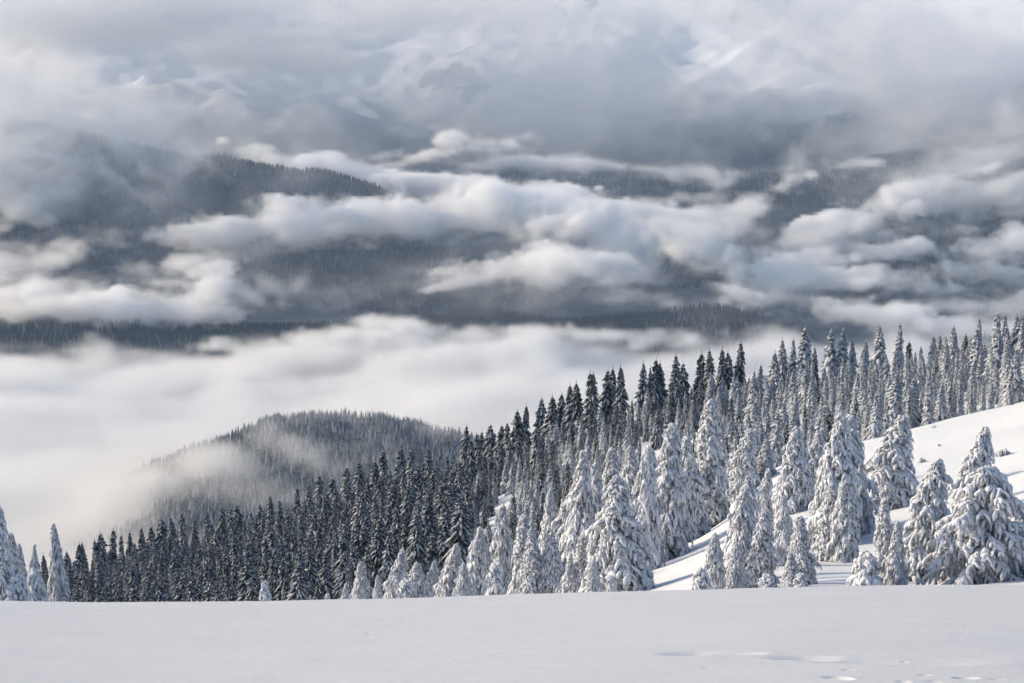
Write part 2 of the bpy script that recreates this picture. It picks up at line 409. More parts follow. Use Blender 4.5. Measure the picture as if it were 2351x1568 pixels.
def laden_tree(seed, H=10.0, R=2.2, nb=190, droop=.8, power=.8, bend=(0, 0), snow_r=.17, ragged=.25, hang=.9, base=.03):
    """Conifer buried in snow: every bough is a spine with twigs, snow lies along it in thick lumpy rolls, needles show beneath."""
    rng = np.random.default_rng(seed)
    tr, ne, sn = MB(), MB(), MB()
    trunk_mesh(tr, H, .016 * H + .05, bend)
    bend = np.array(bend, float)
    az = rng.random() * 6.28
    for i in range(nb):
        f = base + (.985 - base) * ((i + rng.random()) / nb) ** .92
        z0 = f * H; az += 2.399 + .5 * (rng.random() - .5)
        L = R * ((1 - f) ** power) * (1 + ragged * 2 * (rng.random() - .5)) * (1.25 if rng.random() < .1 else 1) + .16
        L *= 1 - .35 * max(0, .12 - f) / .12
        dr = droop * (.75 + .5 * rng.random()) * (1 - .25 * f)
        rise = .12 + .5 * f
        ax = np.array([math.cos(az), math.sin(az), 0]); sd = np.array([-ax[1], ax[0], 0])
        c0 = np.array([bend[0] * f ** 2.2, bend[1] * f ** 2.2, z0])
        def spine(t, off=0.0):
            return c0 + ax * L * t * (1 - .22 * dr * t * t) + np.array([0, 0, L * (rise * t - dr * t * t)]) + sd * off * t * t * L
        off = .25 * (rng.random() - .5)
        t = np.linspace(.10, 1, int(np.clip(L / .2, 5, 11)))
        pts = np.array([spine(q, off) for q in t])
        rs = snow_r * (.55 + .5 * min(1.4, L)) * (.8 + .45 * rng.random())
        prof = np.sin(math.pi * np.clip(.13 + t * .80, 0, 1)) ** .55
        rad = rs * prof * (1 + .75 * (rng.random(len(t)) - .5))
        rad[-1] *= .55
        tube(sn, pts + np.array([0, 0, rs * .35]), rad, 6, (1.15, .85), rng, .22)
        for q in t[1:]:
            spray(ne, spine(q, off) - np.array([0, 0, rs * .35]), 3, .20 + .30 * rs / .2 * .6, rng)
        nt = 2 + int(L * 2.0)
        for k in range(nt):
            q = .30 + .65 * (k + rng.random()) / nt
            s = -1 if (k % 2) else 1
            p0 = spine(q, off); l = min(L, 1.9) * (.30 + .30 * rng.random()) * (1.15 - .5 * q) + .12
            d = ax * (.45 + .3 * rng.random()) + sd * s * (.65 + .3 * rng.random()); d *= .85
            tt = np.linspace(0, 1, 5)
            pp = p0 + d * (l * tt * (1 - .25 * tt))[:, None] + np.array([0, 0, 1.]) * (l * (.05 * tt - hang * (.6 + .6 * rng.random()) * tt * tt))[:, None]
            r2 = rs * (.55 + .4 * rng.random())
            rr = r2 * np.array([.7, 1, 1.05, .95, .5]) * (1 + .4 * (rng.random(5) - .5))
            tube(sn, pp + np.array([0, 0, r2 * .3]), rr, 5, (1.1, .9), rng, .22)
            for qq in (1, 2, 3, 4):
                spray(ne, pp[qq] - np.array([0, 0, r2 * .3]), 2, .18 + .25 * r2 / .2 * .6, rng)
        # fingers of snow hanging from the outer bough, and small pads resting on it
        for k in range(int(1 + L * 2.2)):
            q = .35 + .65 * rng.random(); p0 = spine(q, off) + sd * (rng.random() - .5) * .3 * L * q
            l = (.22 + .30 * rng.random()) * (.6 + .35 * min(2, L)); r3 = rs * (.35 + .3 * rng.random())
            tt = np.linspace(0, 1, 4)
            pp = p0 + (ax * .25 + sd * (rng.random() - .5) * .5) * (l * tt)[:, None] - np.array([0, 0, 1.]) * (l * tt ** 1.3)[:, None]
            tube(sn, pp, r3 * np.array([.8, 1.1, .95, .4]) * (1 + .4 * (rng.random(4) - .5)), 5, (1, 1), rng, .25)
            spray(ne, pp[2], 2, .2, rng); spray(ne, pp[3], 2, .16, rng)
            p1 = spine(q, off) + np.array([0, 0, rs * .8]) + sd * (rng.random() - .5) * rs * 1.2
            r4 = rs * (.4 + .4 * rng.random())
            tube(sn, [p1 - ax * r4 * 1.1, p1 - ax * r4 * .5 + (0, 0, .02), p1 + ax * r4 * .5, p1 + ax * r4 * 1.2 - (0, 0, r4 * .5)], [r4 * .5, r4, r4 * .95, r4 * .35], 5, (1, .8), rng, .2)
    # plastered leader
    tz = np.linspace(.86, 1.0, 6)
    pts = np.stack([bend[0] * tz ** 2.2, bend[1] * tz ** 2.2, tz * H], -1)
    tube(sn, pts, snow_r * np.array([1.0, 1.15, .95, 1.05, .9, .45]), 7, (1, 1), rng, .2)
    return tr, ne, sn

def fir(seed, H=13.0, R=2.1, whorls=26, per=9, snow=.7, power=.8, droop=.55, base=.05, bare=0.0, snow_w=.55):
    """Fir with drooping fronds: dark needles, a ridge of snow along each frond."""
    rng = np.random.default_rng(seed)
    tr, ne, sn = MB(), MB(), MB()
    trunk_mesh(tr, H, .012 * H + .03, (0, 0))
    for i in range(whorls):
        f = base + (.965 - base) * (i / whorls) ** .95
        n = max(4, int(per * (1 - .45 * f)))
        a0 = rng.random() * 6.28
        tier = .78 + .4 * rng.random()
        for k in range(n):
            if rng.random() < bare: continue
            a = a0 + 6.283 * (k + .7 * (rng.random() - .5)) / n
            L = R * (1 - f) ** power * min(1, (1 - f) / .16 + .12) * tier * (.72 + .5 * rng.random()) + .05
            z0 = (f + .055 * (rng.random() - .5) * (1 - f * .7)) * H
            ax = np.array([math.cos(a), math.sin(a), 0]); sd = np.array([-ax[1], ax[0], 0])
            dr = droop * (.7 + .6 * rng.random()) * (1.15 - .4 * f)
            ri = .10 + .45 * f * f
            t = np.array([.06, .36, .68, 1.0])
            sp = np.array([0, 0, z0]) + ax * (L * t)[:, None] + np.array([0, 0, 1.]) * (L * (ri * t - dr * t * t))[:, None]
            w = (.17 * L + .10 * min(1, L / .5)) * np.array([.5, 1.0, .85, .12]) * (.8 + .4 * rng.random())
            hang = w * (.5 + .7 * rng.random())
            lf = sp - sd * w[:, None] - np.array([0, 0, 1.]) * hang[:, None]
            rt = sp + sd * w[:, None] - np.array([0, 0, 1.]) * hang[:, None]
            lf += (rng.random((4, 3)) - .5) * .10; rt += (rng.random((4, 3)) - .5) * .10
            q = [(j * 3, j * 3 + 1, j * 3 + 4, j * 3 + 3) for j in range(3)] + [(j * 3 + 1, j * 3 + 2, j * 3 + 5, j * 3 + 4) for j in range(3)]
            ne.add(np.stack([lf, sp, rt], 1).reshape(-1, 3), q)
            # hanging tips
            for j in (1, 2):
                for e in (lf[j], rt[j]):
                    l = .18 + .22 * rng.random()
                    ne.add([e - ax * .10, e + ax * .12, e + ax * .10 - np.array([0, 0, l])], [(0, 1, 2)])
            if rng.random() < snow:
                j0 = 0 if rng.random() < .5 else 1
                ww = w * snow_w * (.7 + .6 * rng.random()); hh = np.array([.05, .13, .12, .05]) * (.7 + .8 * rng.random())
                up = np.array([0, 0, 1.])
                l2 = sp - sd * ww[:, None] + up * (.02 - ww * .45)[:, None]; r2 = sp + sd * ww[:, None] + up * (.02 - ww * .45)[:, None]
                tp = sp + up * hh[:, None] + (rng.random((4, 3)) - .5) * .05
                v = np.stack([l2, tp, r2], 1)[j0:]
                m = len(v)
                q = [(j * 3, j * 3 + 1, j * 3 + 4, j * 3 + 3) for j in range(m - 1)] + [(j * 3 + 1, j * 3 + 2, j * 3 + 5, j * 3 + 4) for j in range(m - 1)]
                sn.add(v.reshape(-1, 3), q)
    tube(ne, [(0, 0, .9 * H), (0, 0, .96 * H), (0, 0, 1.0 * H)], [.09, .06, .015], 5)
    tube(sn, [(.03, 0, .92 * H), (.02, 0, .95 * H), (0, 0, .99 * H)], [.04, .07, .02], 5)
    return tr, ne, sn

def simple_fir(seed, H=13.0, R=2.0, tiers=7):
    """Distant fir: ragged star-shaped tiers round a trunk."""
    rng = np.random.default_rng(seed)
    mb = MB()
    tube(mb, [(0, 0, -1), (0, 0, H * .5), (0, 0, H)], [.2, .12, .02], 4)
    for i in range(tiers):
        f = .08 + .86 * i / tiers
        n = 12
        a = np.arange(n) / n * 6.283 + rng.random() * 6
        L = (R * (1 - f) ** .85 * (.8 + .35 * rng.random()) + .15) * np.where(np.arange(n) % 2, .55, 1) * (.8 + .4 * rng.random(n))
        ztop = min(H, (f + .9 / tiers + .06) * H)
        v = [(0, 0, ztop)] + [(math.cos(q) * l, math.sin(q) * l, f * H - .35 * l * rng.random()) for q, l in zip(a, L)]
        mb.add(v, [(0, j + 1, (j + 1) % n + 1) for j in range(n)])
    return mb

def proto(trio, mats, name):
    tr, ne, sn = trio
    return (tr.mesh('trunk', [mats[0]]), ne.mesh('crown', [mats[1]], False), sn.mesh('snow_cover', [mats[2]]))

LM = (M_BARK, M_RIME, M_SNOW)
LADEN = {
    'spire': [proto(laden_tree(s, 10, 1.75, 150, 1.05, .74, (b, 0), .115, .28, 1.25), LM, 'spire') for s, b in ((1, .15), (2, -.1), (3, .3))],
    'cone': [proto(laden_tree(s, 10, 2.5, 165, .95, .80, (b, .2), .12, .34, 1.2), LM, 'cone') for s, b in ((11, .2), (12, -.2), (13, .35))],
    'broad': [proto(laden_tree(s, 10, 3.6, 190, .62, .72, (b, 0), .135, .6, 1.1), LM, 'broad') for s, b in ((22, .5),)],
    'bent': [proto(laden_tree(s, 10, 2.2, 140, 1.05, .74, (b, .1), .12, .50, 1.25), LM, 'bent') for s, b in ((31, .9), (32, .6))],
    'lump': [proto(laden_tree(s, 3, 1.05, 46, .8, .55, (b, 0), .15, .35, 1.0, .05), LM, 'lump') for s, b in ((41, .1), (42, -.15))],
}
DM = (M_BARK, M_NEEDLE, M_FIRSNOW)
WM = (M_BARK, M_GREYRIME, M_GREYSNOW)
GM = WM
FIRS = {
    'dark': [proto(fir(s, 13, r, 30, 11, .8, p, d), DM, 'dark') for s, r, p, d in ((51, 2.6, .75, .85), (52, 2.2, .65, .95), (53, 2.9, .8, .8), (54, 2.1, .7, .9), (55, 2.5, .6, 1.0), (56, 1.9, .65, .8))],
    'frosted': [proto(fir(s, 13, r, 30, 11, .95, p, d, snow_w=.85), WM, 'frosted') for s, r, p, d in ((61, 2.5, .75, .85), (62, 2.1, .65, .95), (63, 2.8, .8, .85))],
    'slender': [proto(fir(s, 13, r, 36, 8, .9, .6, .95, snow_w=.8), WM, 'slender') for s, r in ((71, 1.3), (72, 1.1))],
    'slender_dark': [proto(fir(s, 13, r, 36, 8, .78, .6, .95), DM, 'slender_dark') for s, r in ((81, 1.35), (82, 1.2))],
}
print('shapes', round(time.time() - T0, 1))

def add_tree(name, meshes, loc, rz, sx, sz, label, cat, group, lean=.025):
    e = bpy.data.objects.new(name, None)
    e.empty_display_size = .5
    COL.objects.link(e)
    e.location = loc; e.rotation_euler = (lean * math.sin(rz * 7), lean * math.cos(rz * 5), rz); e.scale = (sx, sx, sz)
    tag(e, label, cat, group)
    tr = bpy.data.objects.new('trunk', meshes[0]); tr.parent = e; COL.objects.link(tr)
    cr = bpy.data.objects.new('crown', meshes[1]); cr.parent = e; COL.objects.link(cr)
    sn = bpy.data.objects.new('snow_cover', meshes[2]); sn.parent = cr; COL.objects.link(sn)
    return e

# ------------------------------------------------------------------ snow-laden trees near the snow field
# column, row of the top, width in pixels, distance, shape, label
NEAR = [
    (2262, 1068, 265, 104, 'broad', 'broadest snow-laden fir, gnarled and wide, near the lower right corner'),
    (2352, 1142, 150, 107, 'bent', 'snow-laden fir with arched boughs cut off by the right border'),
    (2180, 1168, 96, 106, 'bent', 'smaller laden fir pressed against the left flank of the broadest tree'),
    (2228, 978, 150, 126, 'bent', 'snow-laden fir with bent tip rising behind the broadest tree'),
    (2128, 1052, 150, 110, 'bent', 'snow-laden fir with hooked tip, just left of the broadest tree'),
    (2032, 1140, 78, 104, 'spire', 'narrow snow-covered spire, taller of the twin spires at lower right'),
    (2060, 1196, 66, 103, 'spire', 'shorter of the twin snow-covered spires at lower right'),
    (1992, 1268, 80, 102, 'lump', 'low snow-buried young fir left of the twin spires'),
    (2040, 952, 150, 168, 'bent', 'dark-boughed laden fir standing alone against the open snow slope'),
    (1920, 946, 150, 152, 'cone', 'tall snow-laden fir, left of the paired tips beside the open slope'),
    (1953, 950, 150, 156, 'cone', 'tall snow-laden fir, right of the paired tips beside the open slope'),
    (1904, 1104, 84, 138, 'spire', 'young laden fir in front of the paired tips, the left one'),
    (1940, 1086, 96, 137, 'cone', 'young laden fir in front of the paired tips, the right one'),
    (1828, 978, 120, 178, 'cone', 'laden fir with ragged tip left of the paired tall firs'),
    (1866, 992, 80, 182, 'bent', 'thin laden fir with curled tip between ragged fir and paired firs'),
    (1747, 1074, 70, 160, 'bent', 'small laden fir with hooked tip above the lower front cluster'),
    (1702, 1087, 110, 122, 'bent', 'tallest fir of the front cluster, its bough reaching left'),
    (1710, 1116, 110, 117, 'cone', 'dense laden fir in the middle of the front cluster'),
    (1748, 1166, 96, 112, 'spire', 'laden fir on the right side of the front cluster'),
    (1690, 1246, 66, 108, 'cone', 'small laden fir at the foot of the front cluster'),
    (1642, 1222, 84, 112, 'cone', 'leftmost laden fir of the front cluster'),
    (1610, 1306, 60, 107, 'lump', 'low snow mound fir at the left foot of the front cluster'),
    (1842, 1184, 90, 109, 'spire', 'laden fir with layered boughs beside the shadowed snow patch'),
    (1818, 1268, 60, 106, 'spire', 'small white fir in front of the layered fir'),
    (1802, 1138, 80, 134, 'cone', 'laden fir between the front cluster and the layered fir'),
    (1764, 1318, 46, 104, 'lump', 'knee-high snow-covered sapling at the front cluster'),
    (1838, 1316, 46, 103, 'lump', 'round snow-covered sapling below the layered fir'),
    (1626, 917, 130, 212, 'spire', 'tallest laden fir in the middle distance, left of the open slope'),
    (1590, 1000, 110, 205, 'cone', 'laden fir leaning on the left side of the tallest middle fir'),
    (1702, 982, 92, 222, 'bent', 'laden fir with arched tip right of the tallest middle fir'),
    (1734, 984, 70, 228, 'spire', 'slim laden fir next to the arched fir'),
    (1757, 1008, 64, 224, 'spire', 'rightmost laden fir of the row above the left snow edge'),
    (1660, 1010, 80, 235, 'spire', 'laden fir half hidden between the tallest middle fir and arched fir'),
    (1424, 1092, 200, 148, 'cone', 'big snow-laden fir at the left edge of the open slope'),
    (1404, 1026, 110, 192, 'spire', 'white spire behind the big fir at the slope edge'),
    (1334, 1030, 130, 176, 'cone', 'white pointed fir left of the big fir at the slope edge'),
    (1364, 1058, 90, 182, 'spire', 'laden fir squeezed between the white pointed fir and white spire'),
    (1476, 1020, 120, 172, 'cone', 'laden fir directly right of the big fir at the slope edge'),
    (1499, 1026, 100, 204, 'spire', 'laden fir behind the right neighbour of the big fir'),
    (1449, 1020, 100, 214, 'spire', 'laden fir tip between the white spire and the big right neighbour'),
    (1539, 970, 128, 188, 'spire', 'tall laden fir at the top of the left snow edge'),
    (1301, 1104, 130, 186, 'bent', 'mop-headed laden fir with a drooping rounded top'),
    (1264, 1120, 90, 200, 'cone', 'laden fir behind the left shoulder of the mop-headed fir'),
    (1341, 1228, 76, 150, 'spire', 'young laden fir in front of the white pointed fir'),
    (1404, 1324, 34, 128, 'lump', 'tiny round snow-covered sapling before the big slope-edge fir'),
    (1366, 1286, 60, 140, 'spire', 'small laden fir at the left foot of the big slope-edge fir'),
    (1096, 1206, 112, 172, 'cone', 'first broad white fir of the lower middle row from the left'),
    (1159, 1154, 96, 188, 'spire', 'tall pointed white fir of the lower middle row'),
    (1209, 1180, 100, 168, 'spire', 'white fir right of the tall pointed one in the lower middle row'),
    (1226, 1212, 80, 160, 'spire', 'column-shaped white fir in front of the lower middle row'),
    (1266, 1220, 84, 160, 'spire', 'second column-shaped white fir in front of the lower middle row'),
    (1309, 1284, 60, 150, 'cone', 'small white fir right of the column-shaped firs'),
    (1135, 1290, 60, 155, 'lump', 'snow-buried young fir below the tall pointed white fir'),
    (1060, 1290, 70, 160, 'cone', 'small white fir left of the first broad white fir'),
    (1039, 1246, 110, 180, 'cone', 'laden fir with wide skirt in the lower middle, left end of row'),
    (1019, 1268, 80, 186, 'bent', 'laden fir with crooked tip behind the wide-skirted fir'),
    (986, 1286, 60, 190, 'bent', 'slim crooked white fir left of the wide-skirted fir'),
    (957, 1288, 104, 176, 'cone', 'low white fir cluster tree right of the hooded fir'),
    (904, 1260, 80, 190, 'bent', 'hooded white fir with a bowed tip in the lower middle'),
    (864, 1318, 40, 172, 'spire', 'slim white sapling between hooded fir and its left neighbour'),
    (831, 1288, 80, 182, 'cone', 'white cone-shaped fir left of the hooded fir'),
    (791, 1338, 40, 168, 'spire', 'white sapling tip peeking over the snow edge left of middle'),
    (752, 1364, 22, 150, 'lump', 'snow-capped sapling tip barely above the snow edge'),
    (930, 1330, 60, 160, 'lump', 'low snow-buried fir at the snow edge below the hooded fir'),
    (607, 1337, 38, 140, 'lump', 'snowman-shaped sapling standing alone at the snow edge'),
    (132, 1200, 70, 170, 'spire', 'lone white spire at the far left before the dark forest'),
    (2, 1160, 90, 150, 'spire', 'white spire cut off by the left border'),
    (22, 1222, 80, 160, 'spire', 'white fir with knobbly tip beside the left border'),
    (44, 1246, 56, 166, 'spire', 'small white spire between knobbly fir and bent thin tip'),
    (68, 1248, 44, 168, 'bent', 'thin white fir with bent tip left of the lone white spire'),
    (80, 1310, 72, 158, 'lump', 'rounded snow-buried fir at the foot of the lone white spire'),
    (36, 1320, 90, 150, 'lump', 'snow-buried low fir at the left border snow edge'),
]
WIDTH = {'spire': 3.3, 'cone': 4.5, 'broad': 7.2, 'bent': 4.2, 'lump': 2.1}
rng = np.random.default_rng(7)
count = {}
for c, top, wpx, d, kind, label in NEAR:
    u, s = ray(c, top)
    x = u * d
    g = float(ground_z(np.array([x]), np.array([float(d)]))[0])
    h = s * d - g + .1
    k = count.get(kind, 0); count[kind] = k + 1
    protos = LADEN[kind]
    H = 3.0 if kind == 'lump' else 10.0
    sx = wpx / F * d / WIDTH[kind] * (.9 if kind in ('cone', 'spire') else 1)
    rz = {'bent': .3 * (rng.random() - .5)}.get(kind, rng.random() * 6.28)
    add_tree('snow_laden_fir', protos[k % len(protos)], (x, d, g - .1), rz, sx, h / H, label, 'tree', 'snow-laden firs beyond the snow field')

# ------------------------------------------------------------------ firs of the ridge
SKYLINE = [  # column and row of tree tops along the ridge
    (84, 1282, 'dark'), (103, 1268, 'dark'), (150, 1262, 'dark'), (178, 1242, 'dark'), (192, 1240, 'dark'), (215, 1232, 'dark'), (232, 1218, 'dark'), (255, 1208, 'dark'), (278, 1222, 'dark'), (296, 1215, 'dark'),
    (325, 1205, 'dark'), (348, 1202, 'dark'), (372, 1182, 'dark'), (388, 1180, 'dark'), (402, 1190, 'dark'), (422, 1170, 'dark'), (450, 1186, 'dark'), (478, 1172, 'dark'), (508, 1156, 'dark'), (528, 1160, 'dark'),
    (548, 1152, 'dark'), (575, 1168, 'dark'), (600, 1150, 'dark'), (622, 1130, 'dark'), (645, 1142, 'dark'), (680, 1112, 'dark'), (708, 1108, 'dark'), (735, 1085, 'dark'), (765, 1090, 'dark'), (792, 1065, 'dark'), (822, 1052, 'dark'),
    (860, 1052, 'dark'), (884, 1026, 'dark'), (918, 1020, 'dark'), (948, 1028, 'dark'), (980, 1022, 'dark'), (1005, 1050, 'dark'), (1030, 1042, 'dark'),
    (1067, 970, 'dark'), (1096, 990, 'dark'), (1102, 984, 'dark'), (1130, 968, 'dark'), (1148, 970, 'dark'), (1166, 964, 'dark'), (1190, 936, 'dark'), (1206, 924, 'dark'), (1240, 906, 'dark'), (1268, 902, 'dark'), (1285, 897, 'dark'),
    (1314, 876, 'dark'), (1328, 870, 'dark'), (1359, 846, 'dark'), (1368, 848, 'dark'), (1392, 842, 'dark'), (1412, 838, 'slender_dark'), (1428, 832, 'dark'), (1475, 826, 'dark'), (1490, 836, 'slender_dark'), (1502, 816, 'dark'), (1516, 826, 'dark'),
    (1550, 806, 'dark'), (1573, 826, 'dark'), (1607, 802, 'dark'), (1632, 795, 'dark'), (1654, 792, 'dark'), (1676, 802, 'dark'), (1697, 776, 'dark'), (1745, 832, 'frosted'), (1775, 800, 'frosted'), (1802, 770, 'frosted'), (1818, 768, 'slender'),
    (1850, 742, 'frosted'), (1872, 790, 'dark'), (1907, 748, 'frosted'), (1932, 745, 'frosted'), (1958, 772, 'frosted'), (1985, 774, 'frosted'), (2024, 738, 'frosted'), (2063, 734, 'frosted'), (2086, 778, 'dark'), (2118, 790, 'slender'),
    (2145, 764, 'frosted'), (2162, 762, 'slender'), (2188, 742, 'frosted'), (2216, 762, 'dark'), (2251, 722, 'slender'), (2290, 710, 'frosted'), (2309, 714, 'frosted'), (2338, 716, 'frosted'), (2365, 708, 'frosted'), (2400, 700, 'frosted'),
]
rng = np.random.default_rng(99)
cx = np.array([p[0] for p in RIDGE if 430 <= p[2] <= 745 and p[1] < 1460 and (p[0] > 1000 or p[2] > 500) and p[0] != 150 and p[0] != 600], float)
CREST = np.array([(2600, 440), (2351, 440), (2000, 465), (1800, 480), (1480, 495), (1200, 520), (1070, 540), (900, 570), (700, 610), (500, 640), (300, 670), (120, 700), (-200, 740)], float)[::-1]
def crest_d(c): return np.interp(c, CREST[:, 0], CREST[:, 1])
firs = []      # x, y, z, height, radius scale, kind, top row marker (index in skyline or -1)
for i, (c, r, kind) in enumerate(SKYLINE):
    d = crest_d(c) - 12 * rng.random()
    u, s = ray(c, r)
    g = float(ground_z(np.array([u * d]), np.array([d]))[0])
    firs.append((u * d, d, g, s * d - g, kind, i))

# scattered rows of trees filling the ridge
def occupied(x, y, pts, r):
    return len(pts) and np.min((pts[:, 0] - x) ** 2 + (pts[:, 1] - y) ** 2) < r * r
placed = np.array([(f[0], f[1]) for f in firs])
cand = []
N_C = 22000
cu = rng.uniform(-.36, .36, N_C); cd = np.sqrt(rng.uniform(185 ** 2, 800 ** 2, N_C))
col = cu * F + 1175.5
crest = crest_d(col)
gz = ground_z(cu * cd, cd)
cell = {}
def free(x, y, r):
    gx, gy = int(x // 8), int(y // 8)
    for a in (-1, 0, 1):
        for b in (-1, 0, 1):
            for q in cell.get((gx + a, gy + b), ()):
                if (q[0] - x) ** 2 + (q[1] - y) ** 2 < r * r: return False
    return True
def occupy(x, y): cell.setdefault((int(x // 8), int(y // 8)), []).append((x, y))
for f in firs: occupy(f[0], f[1])
def row_of(x, y, z):
    """Frame row of a point."""
    c, s = math.cos(PITCH), math.sin(PITCH)
    dep = y * c - z * s; up = y * s + z * c
    return 784 - F * up / dep, 1175.5 + F * x / dep
for c0, d0, u0, z0, cr in zip(col, cd, cu, gz, crest):
    x = u0 * d0
    back = d0 - cr
    if back > 70: continue
    left = c0 < 1080
    row, _ = row_of(x, d0, z0)
    if left:
        if d0 < 300 + max(0, (600 - c0)) * .05: continue
        sp = 3.6
    else:
        # keep the open snow clear and the lower glades thin
        lim = np.interp(c0, [1080, 1250, 1400, 1500, 1700, 1900, 2100, 2351, 2600], [240, 215, 215, 232, 240, 248, 248, 248, 245])
        if d0 < lim: continue
        gl = noise2(np.array([x / 22]), np.array([d0 / 22]), 4)[0]
        sp = 2.8 + (2.6 if gl > .66 else 0)
        if abs(c0 - 1130) < 40 and 330 < d0 < 430: sp = 9
        if abs(c0 - 1515) < 40 and 330 < d0 < 430: sp = 9
        if back < -60 and c0 > 1500: sp += .6
    if not free(x, d0, sp): continue
    occupy(x, d0)
    if left:
        h = rng.uniform(7, 15.5); kind = 'dark' if rng.random() < .8 else 'slender_dark'
        if back > -25: h *= .8
    else:
        fr = np.interp(c0, [1100, 1500, 1750, 2000], [.1, .25, .8, .95])
        if back < -70: fr = max(fr, .55)
        white = rng.random() < fr
        slim = rng.random() < (.5 if back < -50 else .2)
        kind = ('slender' if slim else 'frosted') if white else ('slender_dark' if slim else 'dark')
        h = rng.uniform(7.5, 12.5) if back > -60 else rng.uniform(4.5, 9.5)
        if slim: h *= .85
        if back > -20: h = min(h, 9)
    firs.append((x, d0, z0, h, kind, -1))
# keep the scattered trees below the skyline that the crest trees draw
sk = sorted((c, r) for c, r, _ in SKYLINE)
skx = np.array([a for a, _ in sk], float); sky_r = np.array([b for _, b in sk], float)
kept = []
for f in firs:
    if f[5] < 0:
        rt, ct = row_of(f[0], f[1], f[2] + f[3])
        lim = np.interp(ct, skx, sky_r) + 10 + 25 * rng.random()
        if rt < lim:
            u, s = ray(ct, lim)
            h = s * f[1] - f[2]
            if h < 3.5: continue
            f = (f[0], f[1], f[2], h, f[4], -1)
    kept.append(f)
firs = kept
# the 300 that show largest are single trees: paint tree outlines front to back and count what stays visible
RX, RY = 1176, 784
cover = np.zeros((RY, RX), bool)
cover[int(1345 / 2):] = True
order = sorted(range(len(firs)), key=lambda i: firs[i][1])
seen = np.zeros(len(firs))
KR = {'dark': 2.6, 'frosted': 2.6, 'slender': 1.25, 'slender_dark': 1.3}
for c, top, wpx, d, kind, label in NEAR:
    for r in range(max(0, int(top / 2)), RY):
        hw = wpx / 4 * min(1, (r - top / 2) / 60.0)
        cover[r, max(0, int(c / 2 - hw)):max(0, int(c / 2 + hw))] = True
for i in order:
    x, y, z, h, kind, _ = firs[i]
    rt, ct = row_of(x, y, z + h); rb, _ = row_of(x, y, z)
    if not -60 < ct < 2410: continue
    hw = KR[kind] * h / 13 / y * F / 2
    n = 0
    for r in range(max(0, int(rt / 2)), min(RY, int(rb / 2))):
        w = hw * (r - rt / 2) / max(1, (rb - rt) / 2)
        a, b = max(0, int(ct / 2 - w)), min(RX, int(ct / 2 + w) + 1)
        if b > a:
            seg = cover[r, a:b]; n += (~seg).sum(); seg[:] = True
    seen[i] = n
rank = sorted(range(len(firs)), key=lambda i: -(seen[i] + (4000 if firs[i][5] >= 0 else 0)))
single = rank[:300]
rest = [i for i in range(len(firs)) if i not in set(single)]
ORD = ['', 'first', 'second', 'third', 'fourth', 'fifth', 'sixth', 'seventh', 'eighth', 'ninth', 'tenth', 'eleventh', 'twelfth', 'thirteenth', 'fourteenth', 'fifteenth', 'sixteenth', 'seventeenth', 'eighteenth', 'nineteenth']
TEN = {2: 'twenty', 3: 'thirty', 4: 'forty', 5: 'fifty', 6: 'sixty', 7: 'seventy', 8: 'eighty', 9: 'ninety'}
def ordinal(n):
    if n < 20: return ORD[n]
    t, o = divmod(n, 10)
    return TEN[t] + '-' + ORD[o] if o else TEN[t][:-1] + 'ieth'
LOOK = {'dark': 'dark snow-dusted fir', 'frosted': 'white frosted fir', 'slender': 'slender white frosted fir', 'slender_dark': 'slender dark fir'}
top_of = sorted((firs[i] for i in single if firs[i][5] >= 0), key=lambda f: f[0] / f[1])
top_u = np.array([f[0] / f[1] for f in top_of])
below = {}
for i in single:
    if firs[i][5] < 0:
        j = int(np.argmin(np.abs(top_u - firs[i][0] / firs[i][1])))
        below.setdefault(j, []).append(i)
label_of = {}
for j, f in enumerate(top_of):
    label_of[(f[0], f[1])] = '%s on the ridge, %s treetop of its skyline from the left' % (LOOK[f[4]], ordinal(j + 1))
for j, ids in below.items():
    ids.sort(key=lambda i: row_of(firs[i][0], firs[i][1], firs[i][2] + firs[i][3])[0])
    for k, i in enumerate(ids):
        f = firs[i]
        label_of[(f[0], f[1])] = '%s, %s below the %s skyline treetop of the ridge from the left' % (LOOK[f[4]], ordinal(k + 1), ordinal(j + 1))
for n, i in enumerate(single):
    x, y, z, h, kind, _ = firs[i]
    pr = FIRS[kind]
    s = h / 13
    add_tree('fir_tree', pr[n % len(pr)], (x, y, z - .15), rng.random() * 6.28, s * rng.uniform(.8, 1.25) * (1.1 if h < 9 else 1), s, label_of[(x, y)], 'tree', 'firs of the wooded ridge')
print('trees', len(firs), 'near', len(NEAR), round(time.time() - T0, 1))

